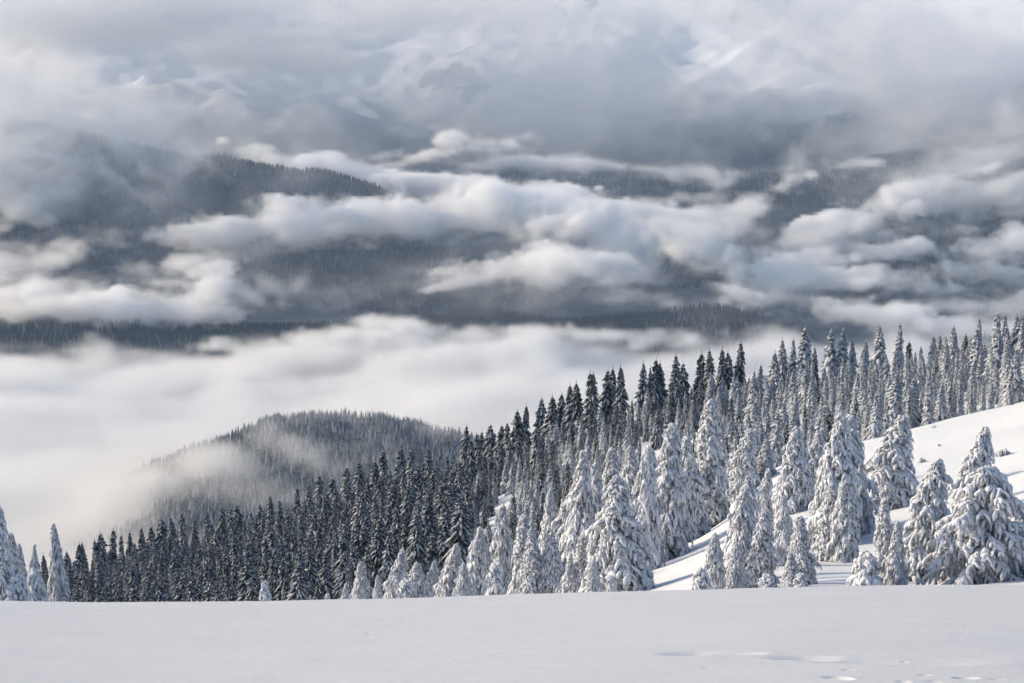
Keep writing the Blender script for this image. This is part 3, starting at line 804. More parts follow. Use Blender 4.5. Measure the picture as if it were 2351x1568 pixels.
# ------------------------------------------------------------------ woods that read as a mass
def forest(name, pts, meshes, label):
    """pts: x, y, z, scale xy, scale z, turn, variant."""
    lib = bpy.data.collections.new(name + '_shapes')     # not linked: only holds the shapes that are scattered
    for k, me in enumerate(meshes):
        o = bpy.data.objects.new('%s_shape_%02d' % (name, k), me)
        lib.objects.link(o)
    pts = np.asarray(pts, np.float32)
    me = bpy.data.meshes.new(name)
    me.vertices.add(len(pts)); me.vertices.foreach_set('co', pts[:, :3].ravel())
    a = me.attributes.new('size', 'FLOAT_VECTOR', 'POINT'); a.data.foreach_set('vector', np.stack([pts[:, 3], pts[:, 3], pts[:, 4]], -1).ravel())
    a = me.attributes.new('turn', 'FLOAT', 'POINT'); a.data.foreach_set('value', pts[:, 5].copy())
    a = me.attributes.new('variant', 'INT', 'POINT'); a.data.foreach_set('value', pts[:, 6].astype(np.int32))
    o = bpy.data.objects.new(name, me); COL.objects.link(o)
    ng = bpy.data.node_groups.new(name, 'GeometryNodeTree')
    ng.interface.new_socket('Geometry', in_out='INPUT', socket_type='NodeSocketGeometry')
    ng.interface.new_socket('Geometry', in_out='OUTPUT', socket_type='NodeSocketGeometry')
    N, L = ng.nodes, ng.links
    gi, go = N.new('NodeGroupInput'), N.new('NodeGroupOutput')
    ip = N.new('GeometryNodeInstanceOnPoints'); ci = N.new('GeometryNodeCollectionInfo')
    ci.inputs['Collection'].default_value = lib
    ci.inputs['Separate Children'].default_value = True; ci.inputs['Reset Children'].default_value = True
    def attr(nm, ty):
        n = N.new('GeometryNodeInputNamedAttribute'); n.data_type = ty; n.inputs[0].default_value = nm
        return n.outputs[0]
    cb = N.new('ShaderNodeCombineXYZ'); L.new(attr('turn', 'FLOAT'), cb.inputs[2])
    L.new(gi.outputs[0], ip.inputs['Points']); L.new(ci.outputs[0], ip.inputs['Instance'])
    ip.inputs['Pick Instance'].default_value = True
    L.new(attr('variant', 'INT'), ip.inputs['Instance Index'])
    L.new(cb.outputs[0], ip.inputs['Rotation']); L.new(attr('size', 'FLOAT_VECTOR'), ip.inputs['Scale'])
    L.new(ip.outputs[0], go.inputs[0])
    o.modifiers.new('scatter', 'NODES').node_group = ng
    tag(o, label, 'forest', kind='stuff')
    return o

def joined(trio, mats):
    mb = MB()
    for k, p in enumerate(trio):
        if p.v: mb.add(np.concatenate(p.v), p.f, k)
    return mb.mesh('fir_shape', list(mats), False)
KIND_ORDER = ['dark', 'frosted', 'slender', 'slender_dark']
shapes = [joined(fir(151, 13, 2.6, 28, 10, .8, .75, .85), DM), joined(fir(152, 13, 2.2, 28, 10, .8, .65, .95), DM),
          joined(fir(161, 13, 2.5, 28, 10, .95, .75, .85, snow_w=.85), WM), joined(fir(171, 13, 1.3, 32, 8, .9, .6, .95, snow_w=.8), WM),
          joined(fir(181, 13, 1.35, 32, 8, .78, .6, .95), DM), joined(fir(153, 13, 1.9, 28, 10, .7, .7, .9), DM), joined(fir(154, 13, 2.8, 28, 10, .85, .7, .8), DM)]
VAR = {'dark': (0, 1, 5, 6), 'frosted': (2,), 'slender': (3,), 'slender_dark': (4,)}
pts = []
for i in rest:
    x, y, z, h, kind, _ = firs[i]
    pts.append((x, y, z - .15, h / 13 * rng.uniform(.9, 1.15), h / 13, rng.random() * 6.28, VAR[kind][int(rng.random() * len(VAR[kind]))]))
forest('ridge_forest', pts, shapes, 'dense dark snow-dusted firs covering the lower left ridge')

mid_shapes = [joined(fir(201, 13, 2.7, 17, 8, .7, 1.0, .8), DM), joined(fir(202, 13, 2.3, 17, 8, .6, .95, .85), DM), joined(fir(203, 13, 2.6, 17, 8, .9, 1.0, .8, snow_w=.8), GM)]
N_C = 26000
rng = np.random.default_rng(5)
x = rng.uniform(-620, 420, N_C); y = rng.uniform(1640, 2480, N_C)
z = hill_z(x, y)
ok = z > -470
pts = [(a, b, c - .2, s * rng.uniform(.85, 1.15), s, rng.random() * 6.28, int(rng.random() * 3)) for a, b, c, s in zip(x[ok], y[ok], z[ok], rng.uniform(.6, 1.12, ok.sum()))]
forest('hill_forest', pts, mid_shapes, 'frosted conifer wood on the hill rising from the cloud')
n_hill = len(pts)

far_shapes = [simple_fir(s, 13, r).mesh('distant_fir_shape', [m], False) for m in (M_FAR, M_HIGH) for s, r in ((301, 2.2), (302, 1.7), (303, 2.5))]
N_C = 150000
yy = np.sqrt(rng.uniform(3300 ** 2, 7300 ** 2, N_C)); uu = rng.uniform(-.34, .34, N_C)
x = uu * yy
z = mount_z(x, yy)
dens = np.interp(yy, [3300, 4500, 8000], [1, 1, .8])
ok = (z > -470) & (z < 40 + 110 * fbm2(x / 300, yy / 300, 3, 77)) & (rng.random(N_C) < dens)
hs = rng.uniform(.75, 1.35, ok.sum()) * np.interp(yy[ok], [3300, 6000, 8000], [1.0, 1.15, 1.3])
pts = np.stack([x[ok], yy[ok], z[ok] - .5, hs * rng.uniform(.9, 1.3, ok.sum()), hs, rng.random(ok.sum()) * 6.28, np.floor(rng.random(ok.sum()) * 3) + 3 * (rng.random(ok.sum()) < sstep(-230, -40, z[ok] + (yy[ok] - 5200) * .12))], -1)
forest('mountain_forest', pts, far_shapes, 'distant dark conifer forest covering the spurs of the far mountain')
print('woods', n_hill, len(pts), round(time.time() - T0, 1))

# ------------------------------------------------------------------ buried shrubs on the open slope and a dead snag
def shrub(c, r, d, size, label, seed):
    tr, ne, sn = laden_tree(seed, 1.0, .75, 14, .5, .4, (.1, 0), .13, .5, .5, .02)
    pr = proto((tr, ne, sn), LM, 'shrub')
    u, s = ray(c, r)
    yy = np.linspace(d - 60, d + 40, 400)
    k = np.argmin(np.abs(ground_z(u * yy, yy) / yy - s))
    x, y = u * yy[k], yy[k]
    g = float(ground_z(np.array([x]), np.array([y]))[0])
    size *= .6
    return add_tree('buried_shrub', pr, (x, y, g - .25 * size), seed, size, size, label, 'shrub', 'shrub tips poking out of the open slope')
shrub(2302, 1046, 180, 1.3, 'largest shrub tip poking out of the open snow slope', 401)
shrub(2117, 1062, 180, .9, 'rounded shrub tip low on the open slope beside the hooked fir', 402)
shrub(2157, 1024, 195, .45, 'tiny shrub tip in the middle of the open snow slope', 403)
shrub(2146, 982, 215, .5, 'small shrub tip near the upper edge of the open slope', 404)

c, r, d = 467, 1152, crest_d(467) - 4
u, s = ray(c, r)
g = float(ground_z(np.array([u * d]), np.array([d]))[0]); h = s * d - g
tr, sn, br = MB(), MB(), MB()
tube(tr, [(0, 0, -.5), (.05, 0, h * .4), (0, .05, h * .75), (.02, 0, h)], [.2, .15, .08, .015], 6)
rs = np.random.default_rng(8)
for k in range(22):
    zz = h * (.45 + .5 * rs.random()); a = rs.random() * 6.28; l = (.25 + .6 * rs.random()) * (1.15 - zz / h)
    tube(br, [(0, 0, zz), (math.cos(a) * l * .5, math.sin(a) * l * .5, zz + .02), (math.cos(a) * l, math.sin(a) * l, zz - .15 * l)], [.03, .02, .008], 4)
e = bpy.data.objects.new('dead_tree', None); COL.objects.link(e); e.location = (u * d, d, g)
tag(e, 'bare dead spike of a tree above the forest skyline at left', 'tree')
for nm, mb in (('trunk', tr), ('branches', br)):
    o = bpy.data.objects.new(nm, mb.mesh(nm, [M_BARK])); o.parent = e; COL.objects.link(o)

# ------------------------------------------------------------------ glinting crystals on the near snow
m, N, L, b = new_mat('ice_crystal')
b.inputs['Base Color'].default_value = (.83, .85, .87, 1); b.inputs['Roughness'].default_value = .1; b.inputs['Specular IOR Level'].default_value = .8
rng = np.random.default_rng(12)
n = 14000
y = 12.5 + 27 * rng.random(n) ** 1.3; x = rng.uniform(-.3, .3, n) * y
z = ground_z(x, y, True) + .006
mb = MB()
for a, bb, c in zip(x, y, z):
    k = Vector((rng.normal() * .45, rng.normal() * .45, 1)).normalized()
    t = k.orthogonal().normalized(); w = k.cross(t)
    s = .0022 * (bb / 12) * (.6 + .8 * rng.random())
    p = np.array((a, bb, c))
    mb.add([p + s * np.array(t), p + s * np.array(w), p - s * np.array(t), p - s * np.array(w)], [(0, 1, 2, 3)])
o = bpy.data.objects.new('snow_crystals', mb.mesh('snow_crystals', [m], False)); COL.objects.link(o)
tag(o, 'tiny glinting ice crystals scattered over the snow field', 'crystals', kind='stuff')

# ------------------------------------------------------------------ clouds
def lattice(shape, cells, rng):
    n = [int(math.ceil(s / c)) + 3 for s, c in zip(shape, cells)]
    out = rng.random(n).astype(np.float32)
    for ax, (s, c) in enumerate(zip(shape, cells)):
        t = np.arange(s) / c + rng.random(); i = t.astype(int); f = (t - i).astype(np.float32)
        f = f * f * f * (f * (f * 6 - 15) + 10)
        sh = [1, 1, 1]; sh[ax] = s; f = f.reshape(sh)
        out = np.take(out, i, axis=ax) * (1 - f) + np.take(out, i + 1, axis=ax) * f
    return out

def fbm3(shape, cell, octaves, rng, stretch=(1, 1, .7), gain=.55, billow=False):
    t = np.zeros(shape, np.float32); a = 1.0; tot = 0
    for k in range(octaves):
        c = [max(1.6, cell * s / 2 ** k) for s in stretch]
        n = lattice(shape, c, rng)
        if billow: n = np.abs(2 * n - 1)
        t += n * a; tot += a; a *= gain
    t = t / tot
    return (t - t.mean()) * (.26 / float(t.std()))

def cloud_mat(name, density, color=(.998, .998, .998), g=0.15):
    m = bpy.data.materials.new(name); m.use_nodes = True
    t = m.node_tree; t.nodes.clear()
    o = t.nodes.new('ShaderNodeOutputMaterial'); v = t.nodes.new('ShaderNodeVolumePrincipled')
    v.inputs['Color'].default_value = (*color, 1); v.inputs['Density'].default_value = density
    v.inputs['Anisotropy'].default_value = g
    t.links.new(v.outputs[0], o.inputs['Volume'])
    return m

def make_volume(name, origin, vox, dens, mat, label):
    nx, ny, nz = dens.shape
    me = bpy.data.meshes.new(name)
    me.vertices.add(nx * ny * nz)
    a = me.attributes.new('amount', 'FLOAT', 'POINT')
    a.data.foreach_set('value', np.ascontiguousarray(dens.transpose(2, 1, 0), np.float32).ravel())
    ob = bpy.data.objects.new(name, me); COL.objects.link(ob)
    ng = bpy.data.node_groups.new(name, 'GeometryNodeTree')
    ng.interface.new_socket('Geometry', in_out='INPUT', socket_type='NodeSocketGeometry')
    ng.interface.new_socket('Geometry', in_out='OUTPUT', socket_type='NodeSocketGeometry')
    N, L = ng.nodes, ng.links
    gi, go = N.new('NodeGroupInput'), N.new('NodeGroupOutput')
    vc = N.new('GeometryNodeVolumeCube'); sm = N.new('GeometryNodeSetMaterial'); sm.inputs['Material'].default_value = mat
    mn = Vector(origin); mx = mn + Vector((vox * (nx - 1), vox * (ny - 1), vox * (nz - 1)))
    for k, v in (('Resolution X', nx), ('Resolution Y', ny), ('Resolution Z', nz), ('Min', mn), ('Max', mx)):
        vc.inputs[k].default_value = v
    pos = N.new('GeometryNodeInputPosition')
    def vm(op, a, b):
        n = N.new('ShaderNodeVectorMath'); n.operation = op
        L.new(a, n.inputs[0]); n.inputs[1].default_value = b
        return n.outputs[0]
    q = vm('ADD', vm('MULTIPLY', vm('SUBTRACT', pos.outputs[0], mn), (1 / vox,) * 3), (.5, .5, .5))
    fl = N.new('ShaderNodeVectorMath'); fl.operation = 'FLOOR'; L.new(q, fl.inputs[0])
    sp = N.new('ShaderNodeSeparateXYZ'); L.new(fl.outputs[0], sp.inputs[0])
    def im(op, a, b):
        n = N.new('FunctionNodeIntegerMath'); n.operation = op
        for k, v in enumerate((a, b)):
            if isinstance(v, int): n.inputs[k].default_value = v
            else: L.new(v, n.inputs[k])
        return n.outputs[0]
    idx = im('ADD', sp.outputs[0], im('MULTIPLY', im('ADD', sp.outputs[1], im('MULTIPLY', sp.outputs[2], ny)), nx))
    na = N.new('GeometryNodeInputNamedAttribute'); na.data_type = 'FLOAT'; na.inputs[0].default_value = 'amount'
    si = N.new('GeometryNodeSampleIndex'); si.data_type = 'FLOAT'; si.domain = 'POINT'; si.clamp = True
    L.new(gi.outputs[0], si.inputs[0]); L.new(na.outputs[0], si.inputs['Value']); L.new(idx, si.inputs['Index'])
    L.new(si.outputs[0], vc.inputs['Density']); L.new(vc.outputs[0], sm.inputs[0]); L.new(sm.outputs[0], go.inputs[0])
    ob.modifiers.new('volume', 'NODES').node_group = ng
    tag(ob, label, 'cloud', kind='stuff')
    return ob

def field(x0, x1, y0, y1, z0, z1, vox):
    n = [int((b - a) / vox) + 1 for a, b in ((x0, x1), (y0, y1), (z0, z1))]
    ax = [np.float32(a) + np.arange(k, dtype=np.float32) * vox for a, k in zip((x0, y0, z0), n)]
    return (x0, y0, z0), tuple(n), ax

_tab = np.random.default_rng(77).random((64, 64, 64)).astype(np.float32)
def noise3(x, y, z):
    xi, yi, zi = np.floor(x), np.floor(y), np.floor(z)
    fx, fy, fz = x - xi, y - yi, z - zi
    fx, fy, fz = (f * f * (3 - 2 * f) for f in (fx, fy, fz))
    xi, yi, zi = (k.astype(np.int32) & 63 for k in (xi, yi, zi))
    xj, yj, zj = (xi + 1) & 63, (yi + 1) & 63, (zi + 1) & 63
    a = _tab[xi, yi, zi] * (1 - fx) + _tab[xj, yi, zi] * fx; b = _tab[xi, yj, zi] * (1 - fx) + _tab[xj, yj, zi] * fx
    c = _tab[xi, yi, zj] * (1 - fx) + _tab[xj, yi, zj] * fx; d = _tab[xi, yj, zj] * (1 - fx) + _tab[xj, yj, zj] * fx
    return (a * (1 - fy) + b * fy) * (1 - fz) + (c * (1 - fy) + d * fy) * fz - .5

def turbulent(X, Y, Z, size, warp, octaves=4, gain=.55):
    """Curling noise: coordinates are bent by coarse noise before the finer octaves are read."""
    s = 1.0 / size
    w = warp
    wx = noise3(X * s * .6, Y * s * .6 + 11, Z * s * .8) * w; wz = noise3(X * s * .6 + 31, Y * s * .6, Z * s * .8 + 7) * w
    wx += noise3(X * s * 1.7 + 5, Y * s * 1.7, Z * s * 2) * w * .4; wz += noise3(X * s * 1.7, Y * s * 1.7 + 9, Z * s * 2) * w * .4
    x, y, z = X * s * .7 + wx, Y * s * .75 + wz * .6, Z * s * 1.35 + wz
    t = np.zeros_like(X); a = 1.0; tot = 0
    for k in range(octaves):
        f = 2.07 ** k
        t += noise3(x * f + 3.1 * k, y * f + 7.7 * k, z * f + 1.9 * k) * a; tot += a * a; a *= gain
    return t / (float(t.std()) + 1e-6)

def blobs(shape, origin, vox, ax, items, size=110.0, warp=1.2, octaves=4, erode=1.05, halo=.035):
    """Heaps, wisps and mist are laid over one another; every heap also trails thin mist below it."""
    items = list(items)
    mist = [(c, r + .5 * ry, d, rx * 1.4, ry * 2.0, rd * 1.2, tilt, de * halo, .8, 1.3) for c, r, d, rx, ry, rd, tilt, de, rag, sharp in items if de >= .4]
    out = np.zeros(shape, np.float32)
    for lo, hi in ((.55, 9), (.09, .55), (0, .09)):
        part = [i for i in items + mist if lo <= i[7] < hi]
        if part: out = np.maximum(out, layer(shape, origin, vox, ax, part, size, warp, octaves, erode)) if lo else out + layer(shape, origin, vox, ax, part, size * 1.5, warp, 3, erode)
    return out

def layer(shape, origin, vox, ax, items, size, warp, octaves, erode):
    """Cloud amount from soft ellipsoids torn by curling noise.
    items: column, row, distance, half width px, half height px, half depth m, tilt deg (clockwise), density, ragged, sharp."""
    env = np.full(shape, -9, np.float32); den = np.zeros(shape, np.float32); rg = np.zeros(shape, np.float32); sh = np.ones(shape, np.float32)
    for c, r, d, rx, ry, rd, tilt, de, rag, sharp in items:
        p = P(c, r, d)
        a, b = rx / F * d * 1.1, ry / F * d * (.8 if de >= .09 else 1)
        t = math.radians(tilt)
        Rx = (abs(a * math.cos(t)) + abs(b * math.sin(t))) * 1.7 + 10; Rz = (abs(a * math.sin(t)) + abs(b * math.cos(t))) * 1.7 + 10
        sl = []
        for k, (cen, ext) in enumerate(zip(p, (Rx, rd * 1.7 + 10, Rz))):
            i0 = max(0, int((cen - ext - origin[k]) / vox)); i1 = min(len(ax[k]), int((cen + ext - origin[k]) / vox) + 2)
            sl.append(slice(i0, max(i0, i1)))
        if any(q.stop <= q.start for q in sl): continue
        sl = tuple(sl)
        X = ax[0][sl[0]][:, None, None] - p[0]; Yv = ax[1][sl[1]][None, :, None] - p[1]; Z = ax[2][sl[2]][None, None, :] - p[2]
        e1 = X * math.cos(t) - Z * math.sin(t); e2 = X * math.sin(t) + Z * math.cos(t)
        q = 1 - np.sqrt((e1 / a) ** 2 + (Yv / rd) ** 2 + (e2 / b) ** 2)
        q = q * min(1.0, .35 + .65 * de ** .3)
        f = np.where(e2 > 0, 2.3, .8) if sharp > 2.2 else np.ones_like(q)      # heaped tops are crisp, undersides trail off
        m = q > env[sl]
        env[sl] = np.where(m, q, env[sl]); den[sl] = np.where(m, de, den[sl]); rg[sl] = np.where(m, rag, rg[sl]); sh[sl] = np.where(m, sharp * f, sh[sl])
    out = np.zeros(shape, np.float32)
    I = np.nonzero(env > -.75)
    X, Y, Z = ax[0][I[0]], ax[1][I[1]], ax[2][I[2]]
    e = env[I]
    n1 = turbulent(X, Y, Z, size, warp, octaves)
    n2 = turbulent(X + 500, Y, Z, size * .32, warp * .8, 3, .65)
    v = e - .03 + rg[I] * .42 * n1
    v = v - erode * rg[I] * np.clip(.75 - v, 0, 1) * (.2 + .45 * n2)       # fine tearing of the thin margins
    out[I] = np.clip(v * sh[I] * .62, 0, 1) * den[I] * np.clip(.75 + .35 * n2 + .2 * n1, .15, 1.5)
    return out

# sea of cloud filling the valley
rng = np.random.default_rng(2)
vox = 10.0
org, n, ax = field(-1150, 1150, 1150, 3480, -560, -330, vox)
big = fbm3(n, 34, 3, rng, (1, 1, 1), .5)
fine = fbm3(n, 9, 4, rng, (1.2, 1.2, .8), .6)
Xs, Ys, Zs = ax[0][:, None, None], ax[1][None, :, None], ax[2][None, None, :]
top = -410 + 34 * big + (16 + 40 * sstep(2600, 3200, Ys)) * fine
uu = Xs / Ys
top = top + np.interp(uu, [-.3, -.22, -.154, -.074, .074, .3], [-24, -22, -12, 12, 4, 0]).astype(np.float32) * sstep(2600, 3200, Ys)
top = top - 60 * sstep(3270, 3480, Ys + 140 * big)
top = top + 26 * np.exp(-((uu + .19) / .05) ** 2 - ((Ys - 1980) / 200) ** 2)
sea = np.clip((top - Zs) / 45, 0, 1) ** 1.3
sea = np.maximum(sea, blobs(n, org, vox, ax, [
    (640, 1000, 1900, 200, 26, 60, 22, .45, .8, 1.5), (740, 1064, 1880, 170, 22, 50, 26, .32, .8, 1.5), (480, 1075, 1900, 160, 56, 90, 6, .7, .7, 1.5), (360, 1110, 1850, 160, 56, 90, 0, .7, .6, 1.5), (440, 1130, 1780, 190, 46, 80, 4, .7, .6, 1.5),
    (780, 946, 2100, 200, 26, 60, 3, .5, .8, 1.5), (960, 970, 2090, 160, 28, 60, 14, .45, .8, 1.5), (600, 1130, 1800, 150, 28, 60, 12, .35, .8, 1.5), (1060, 1005, 2050, 130, 26, 60, 10, .25, .8, 1.5), (880, 1000, 1980, 140, 18, 50, 26, .2, .8, 1.5), (540, 1040, 1900, 100, 20, 50, 18, .4, .8, 1.5),
    (750, 1040, 1860, 500, 130, 90, 0, .06, .6, 1.2),
    (850, 766, 3220, 130, 26, 90, 0, .9, .8, 3), (640, 795, 3200, 120, 18, 90, 0, .8, .8, 3), (1100, 770, 3240, 140, 18, 90, 0, .8, .8, 3), (300, 808, 3250, 220, 10, 60, -3, .3, .8, 2), (1500, 777, 3250, 300, 14, 90, 0, .6, .8, 3), (960, 775, 3230, 90, 22, 80, 0, .8, .8, 3), (730, 785, 3210, 80, 20, 80, 0, .8, .8, 3),
    (650, 770, 3350, 110, 6, 40, -4, .15, .9, 1.5), (60, 800, 3330, 160, 9, 50, 3, .15, .9, 1.5),
], 70, 1.2))
sea *= sstep(1150, 1400, Ys)
make_volume('cloud_sea', org, vox, sea, cloud_mat('cloud_sea_vapour', .035, (.94, .94, .94)), 'bright flat sea of cloud filling the valley')
print('sea', n, round(time.time() - T0, 1))

# banks of broken cloud hanging along the spurs, nearer ones
vox = 6.5
org, n, ax = field(-1180, 1180, 3500, 4290, -500, -190, vox)
dens = blobs(n, org, vox, ax, [
    # lower left bank
    (20, 690, 3720, 150, 40, 110, 2, 1, .9, 2.6), (150, 694, 3720, 130, 38, 110, 4, 1, .9, 2.6), (280, 700, 3740, 130, 42, 110, 6, 1, .9, 2.6), (400, 712, 3760, 110, 38, 90, 8, .8, 1, 2.4), (490, 668, 3800, 56, 50, 70, -20, .9, 1, 2.4), (440, 700, 3780, 90, 40, 80, -20, .7, 1, 2.4),
    (610, 668, 3820, 110, 42, 90, 0, .30, 1.1, 2), (720, 672, 3850, 110, 36, 90, 0, .12, 1.1, 2), (820, 650, 3900, 130, 40, 90, -6, .06, 1.1, 2),
    (170, 655, 3850, 170, 24, 90, 0, .45, 1.1, 2), (340, 615, 3950, 120, 26, 80, -6, .40, 1.1, 2), (250, 640, 3900, 120, 20, 80, 0, .25, 1.1, 2), (60, 600, 4050, 150, 28, 90, -8, .40, 1.1, 2), (130, 560, 4150, 150, 26, 90, -6, .25, 1.1, 2), (30, 640, 3900, 120, 26, 80, 0, .6, 1.1, 2),
    (260, 590, 4050, 200, 30, 90, -6, .06, 1, 1.5),
    # centre, trailing over the dark slope
    (1090, 640, 3940, 150, 26, 90, -10, .5, 1, 2.4), (1200, 618, 3950, 130, 36, 100, -4, .8, 1, 2.4), (1290, 612, 3960, 110, 42, 100, 4, .9, 1, 2.4), (1380, 640, 3920, 80, 46, 80, 20, .7, 1, 2.4), (1420, 690, 3850, 90, 30, 60, 14, .35, 1.1, 2), (1510, 690, 3820, 90, 22, 60, 6, .25, 1.1, 2),
    (1180, 670, 3900, 220, 40, 90, 0, .10, 1.1, 1.6), (960, 650, 3950, 140, 24, 80, -6, .12, 1.1, 2), (1330, 700, 3800, 160, 36, 70, 0, .08, 1.1, 1.6), (900, 600, 4050, 160, 40, 90, 0, .05, 1, 1.5),
    # white mound and the long sloping banks at the right
    (1570, 580, 4120, 90, 60, 90, 10, 1, .8, 2.8), (1630, 605, 4100, 120, 72, 110, 20, 1, .8, 2.8), (1700, 640, 4080, 120, 64, 110, 18, 1, .8, 2.8), (1540, 640, 4150, 110, 46, 90, 10, .4, 1, 2),
    (1720, 676, 3880, 110, 24, 80, 6, 1, .8, 2.8), (1840, 694, 3860, 160, 34, 110, 7, 1, .8, 2.8), (1990, 722, 3840, 180, 34, 110, 8, 1, .8, 2.8), (2150, 752, 3800, 170, 30, 110, 6, .9, .8, 2.8), (2320, 760, 3800, 150, 34, 110, 0, .9, .9, 2.6),
    (1830, 650, 4020, 130, 34, 100, -4, .8, 1, 2.4), (1960, 646, 4040, 150, 34, 110, 2, .9, 1, 2.4), (2080, 660, 4040, 120, 28, 100, 6, .7, 1, 2.4), (1900, 600, 4230, 150, 34, 100, -8, .8, 1, 2.4), (2020, 585, 4240, 110, 28, 90, 0, .6, 1, 2.4),
    (2240, 572, 4220, 130, 44, 110, 2, .9, .9, 2.4), (2340, 560, 4200, 110, 40, 110, -4, .9, .9, 2.4), (2290, 625, 4150, 110, 44, 90, 4, .8, .9, 2.4), (2200, 700, 3980, 150, 28, 90, 6, .5, 1, 2.2), (2150, 625, 4200, 110, 24, 80, 0, .35, 1.1, 2), (2300, 690, 3950, 140, 30, 90, 0, .5, 1, 2.2),
    (1760, 740, 3700, 260, 26, 60, 6, .06, 1, 1.5), (1200, 740, 3600, 700, 60, 70, 0, .015, .9, 1.3), (1750, 730, 3640, 260, 60, 60, 6, .03, .9, 1.3), (700, 785, 3560, 900, 26, 50, 0, .03, .9, 1.3), (2150, 640, 3800, 420, 110, 120, 0, .014, .8, 1.3),
], 85, 1.4, 5)
make_volume('cloud_bank', org, vox, dens, cloud_mat('cloud_bank_vapour', .034), 'torn banks of bright cloud hanging low along the dark slopes')
print('bank', n, round(time.time() - T0, 1))

# middle banks
vox = 8.0
org, n, ax = field(-1460, 1460, 4300, 5150, -420, 170, vox)
dens = blobs(n, org, vox, ax, [
    # long bright bank across the middle
    (470, 525, 4500, 100, 24, 90, -8, .8, 1, 2.4), (570, 520, 4520, 130, 38, 110, -4, 1, .9, 2.8), (680, 508, 4550, 130, 50, 120, -2, 1, .9, 2.8), (800, 502, 4580, 150, 50, 140, 0, 1, .9, 2.8), (920, 498, 4600, 150, 50, 150, 0, 1, .9, 2.8), (640, 478, 4560, 44, 32, 60, 0, 1, .9, 2.8), (722, 476, 4560, 40, 34, 60, 0, 1, .9, 2.8), (835, 476, 4600, 56, 30, 60, 0, 1, .9, 2.8),
    (1060, 492, 4650, 170, 56, 180, 2, 1, .8, 2.8), (1200, 490, 4680, 170, 62, 190, 4, 1, .8, 2.8), (1320, 512, 4680, 150, 64, 180, 10, 1, .8, 2.8), (1410, 552, 4640, 120, 56, 160, 18, .9, .9, 2.6), (1450, 600, 4560, 90, 46, 120, 20, .5, 1, 2.2), (1490, 500, 4850, 130, 28, 110, 2, .8, 1, 2.4), (1580, 488, 4900, 90, 18, 90, -6, .5, 1, 2.2),
    (1000, 545, 4560, 260, 30, 130, 0, .05, 1.1, 1.8), (620, 560, 4480, 220, 28, 120, -4, .05, 1.1, 1.8), (1280, 570, 4560, 200, 36, 130, 8, .1, 1.1, 1.8),
    # right
    (1700, 490, 4850, 100, 34, 100, -26, .6, 1, 2.4), (1830, 560, 4700, 120, 28, 90, -22, .4, 1.1, 2), (1890, 540, 4750, 120, 34, 100, -22, .7, 1, 2.4), (1970, 505, 4800, 110, 40, 110, -18, .9, 1, 2.4), (2040, 478, 4850, 90, 46, 110, -16, .9, 1, 2.4), (2130, 462, 4880, 130, 46, 120, -8, .8, 1, 2.2), (2260, 440, 4920, 160, 52, 120, -4, .7, 1, 2.2), (2370, 420, 4950, 130, 60, 120, 0, .6, 1, 2.2), (2000, 550, 4700, 160, 30, 100, -10, .2, 1.1, 1.8),
    (1560, 455, 4950, 110, 24, 80, 0, .3, 1.1, 2), (1620, 540, 4700, 130, 30, 90, -6, .25, 1.1, 1.8), (40, 480, 4330, 70, 44, 60, -40, .5, 1.1, 2), (100, 450, 4400, 60, 24, 50, -30, .25, 1.1, 2), (20, 520, 4320, 90, 34, 60, -10, .3, 1.1, 2),
    (215, 274, 4790, 36, 20, 40, 28, .9, .9, 2.4), (330, 308, 4850, 80, 12, 40, 18, .25, 1, 2), (190, 262, 4800, 24, 14, 30, 10, .6, 1, 2),
    # mist dissolving the left spur and lying along the slopes
    (20, 310, 4440, 460, 280, 130, 8, .54, .3, 2.0), (300, 290, 4450, 330, 160, 120, 14, .5, .3, 1.8), (520, 340, 4460, 280, 100, 100, 14, .16, .5, 1.2), (60, 470, 4400, 460, 150, 80, 4, .085, .6, 1.2), (540, 410, 4850, 340, 110, 140, 12, .04, .7, 1.2), (1750, 470, 5000, 560, 170, 120, 0, .045, .7, 1.2), (2200, 480, 4900, 440, 190, 130, 0, .06, .6, 1.2), (2250, 350, 4950, 460, 170, 140, -6, .3, .35, 1.2), (950, 620, 4500, 600, 90, 120, 0, .008, .8, 1.2),
], 100, 1.4, 5)
make_volume('cloud_bank', org, vox, dens, cloud_mat('middle_cloud_vapour', .04), 'long bright bank of cloud across the middle of the far slopes')
print('middle', n, round(time.time() - T0, 1))

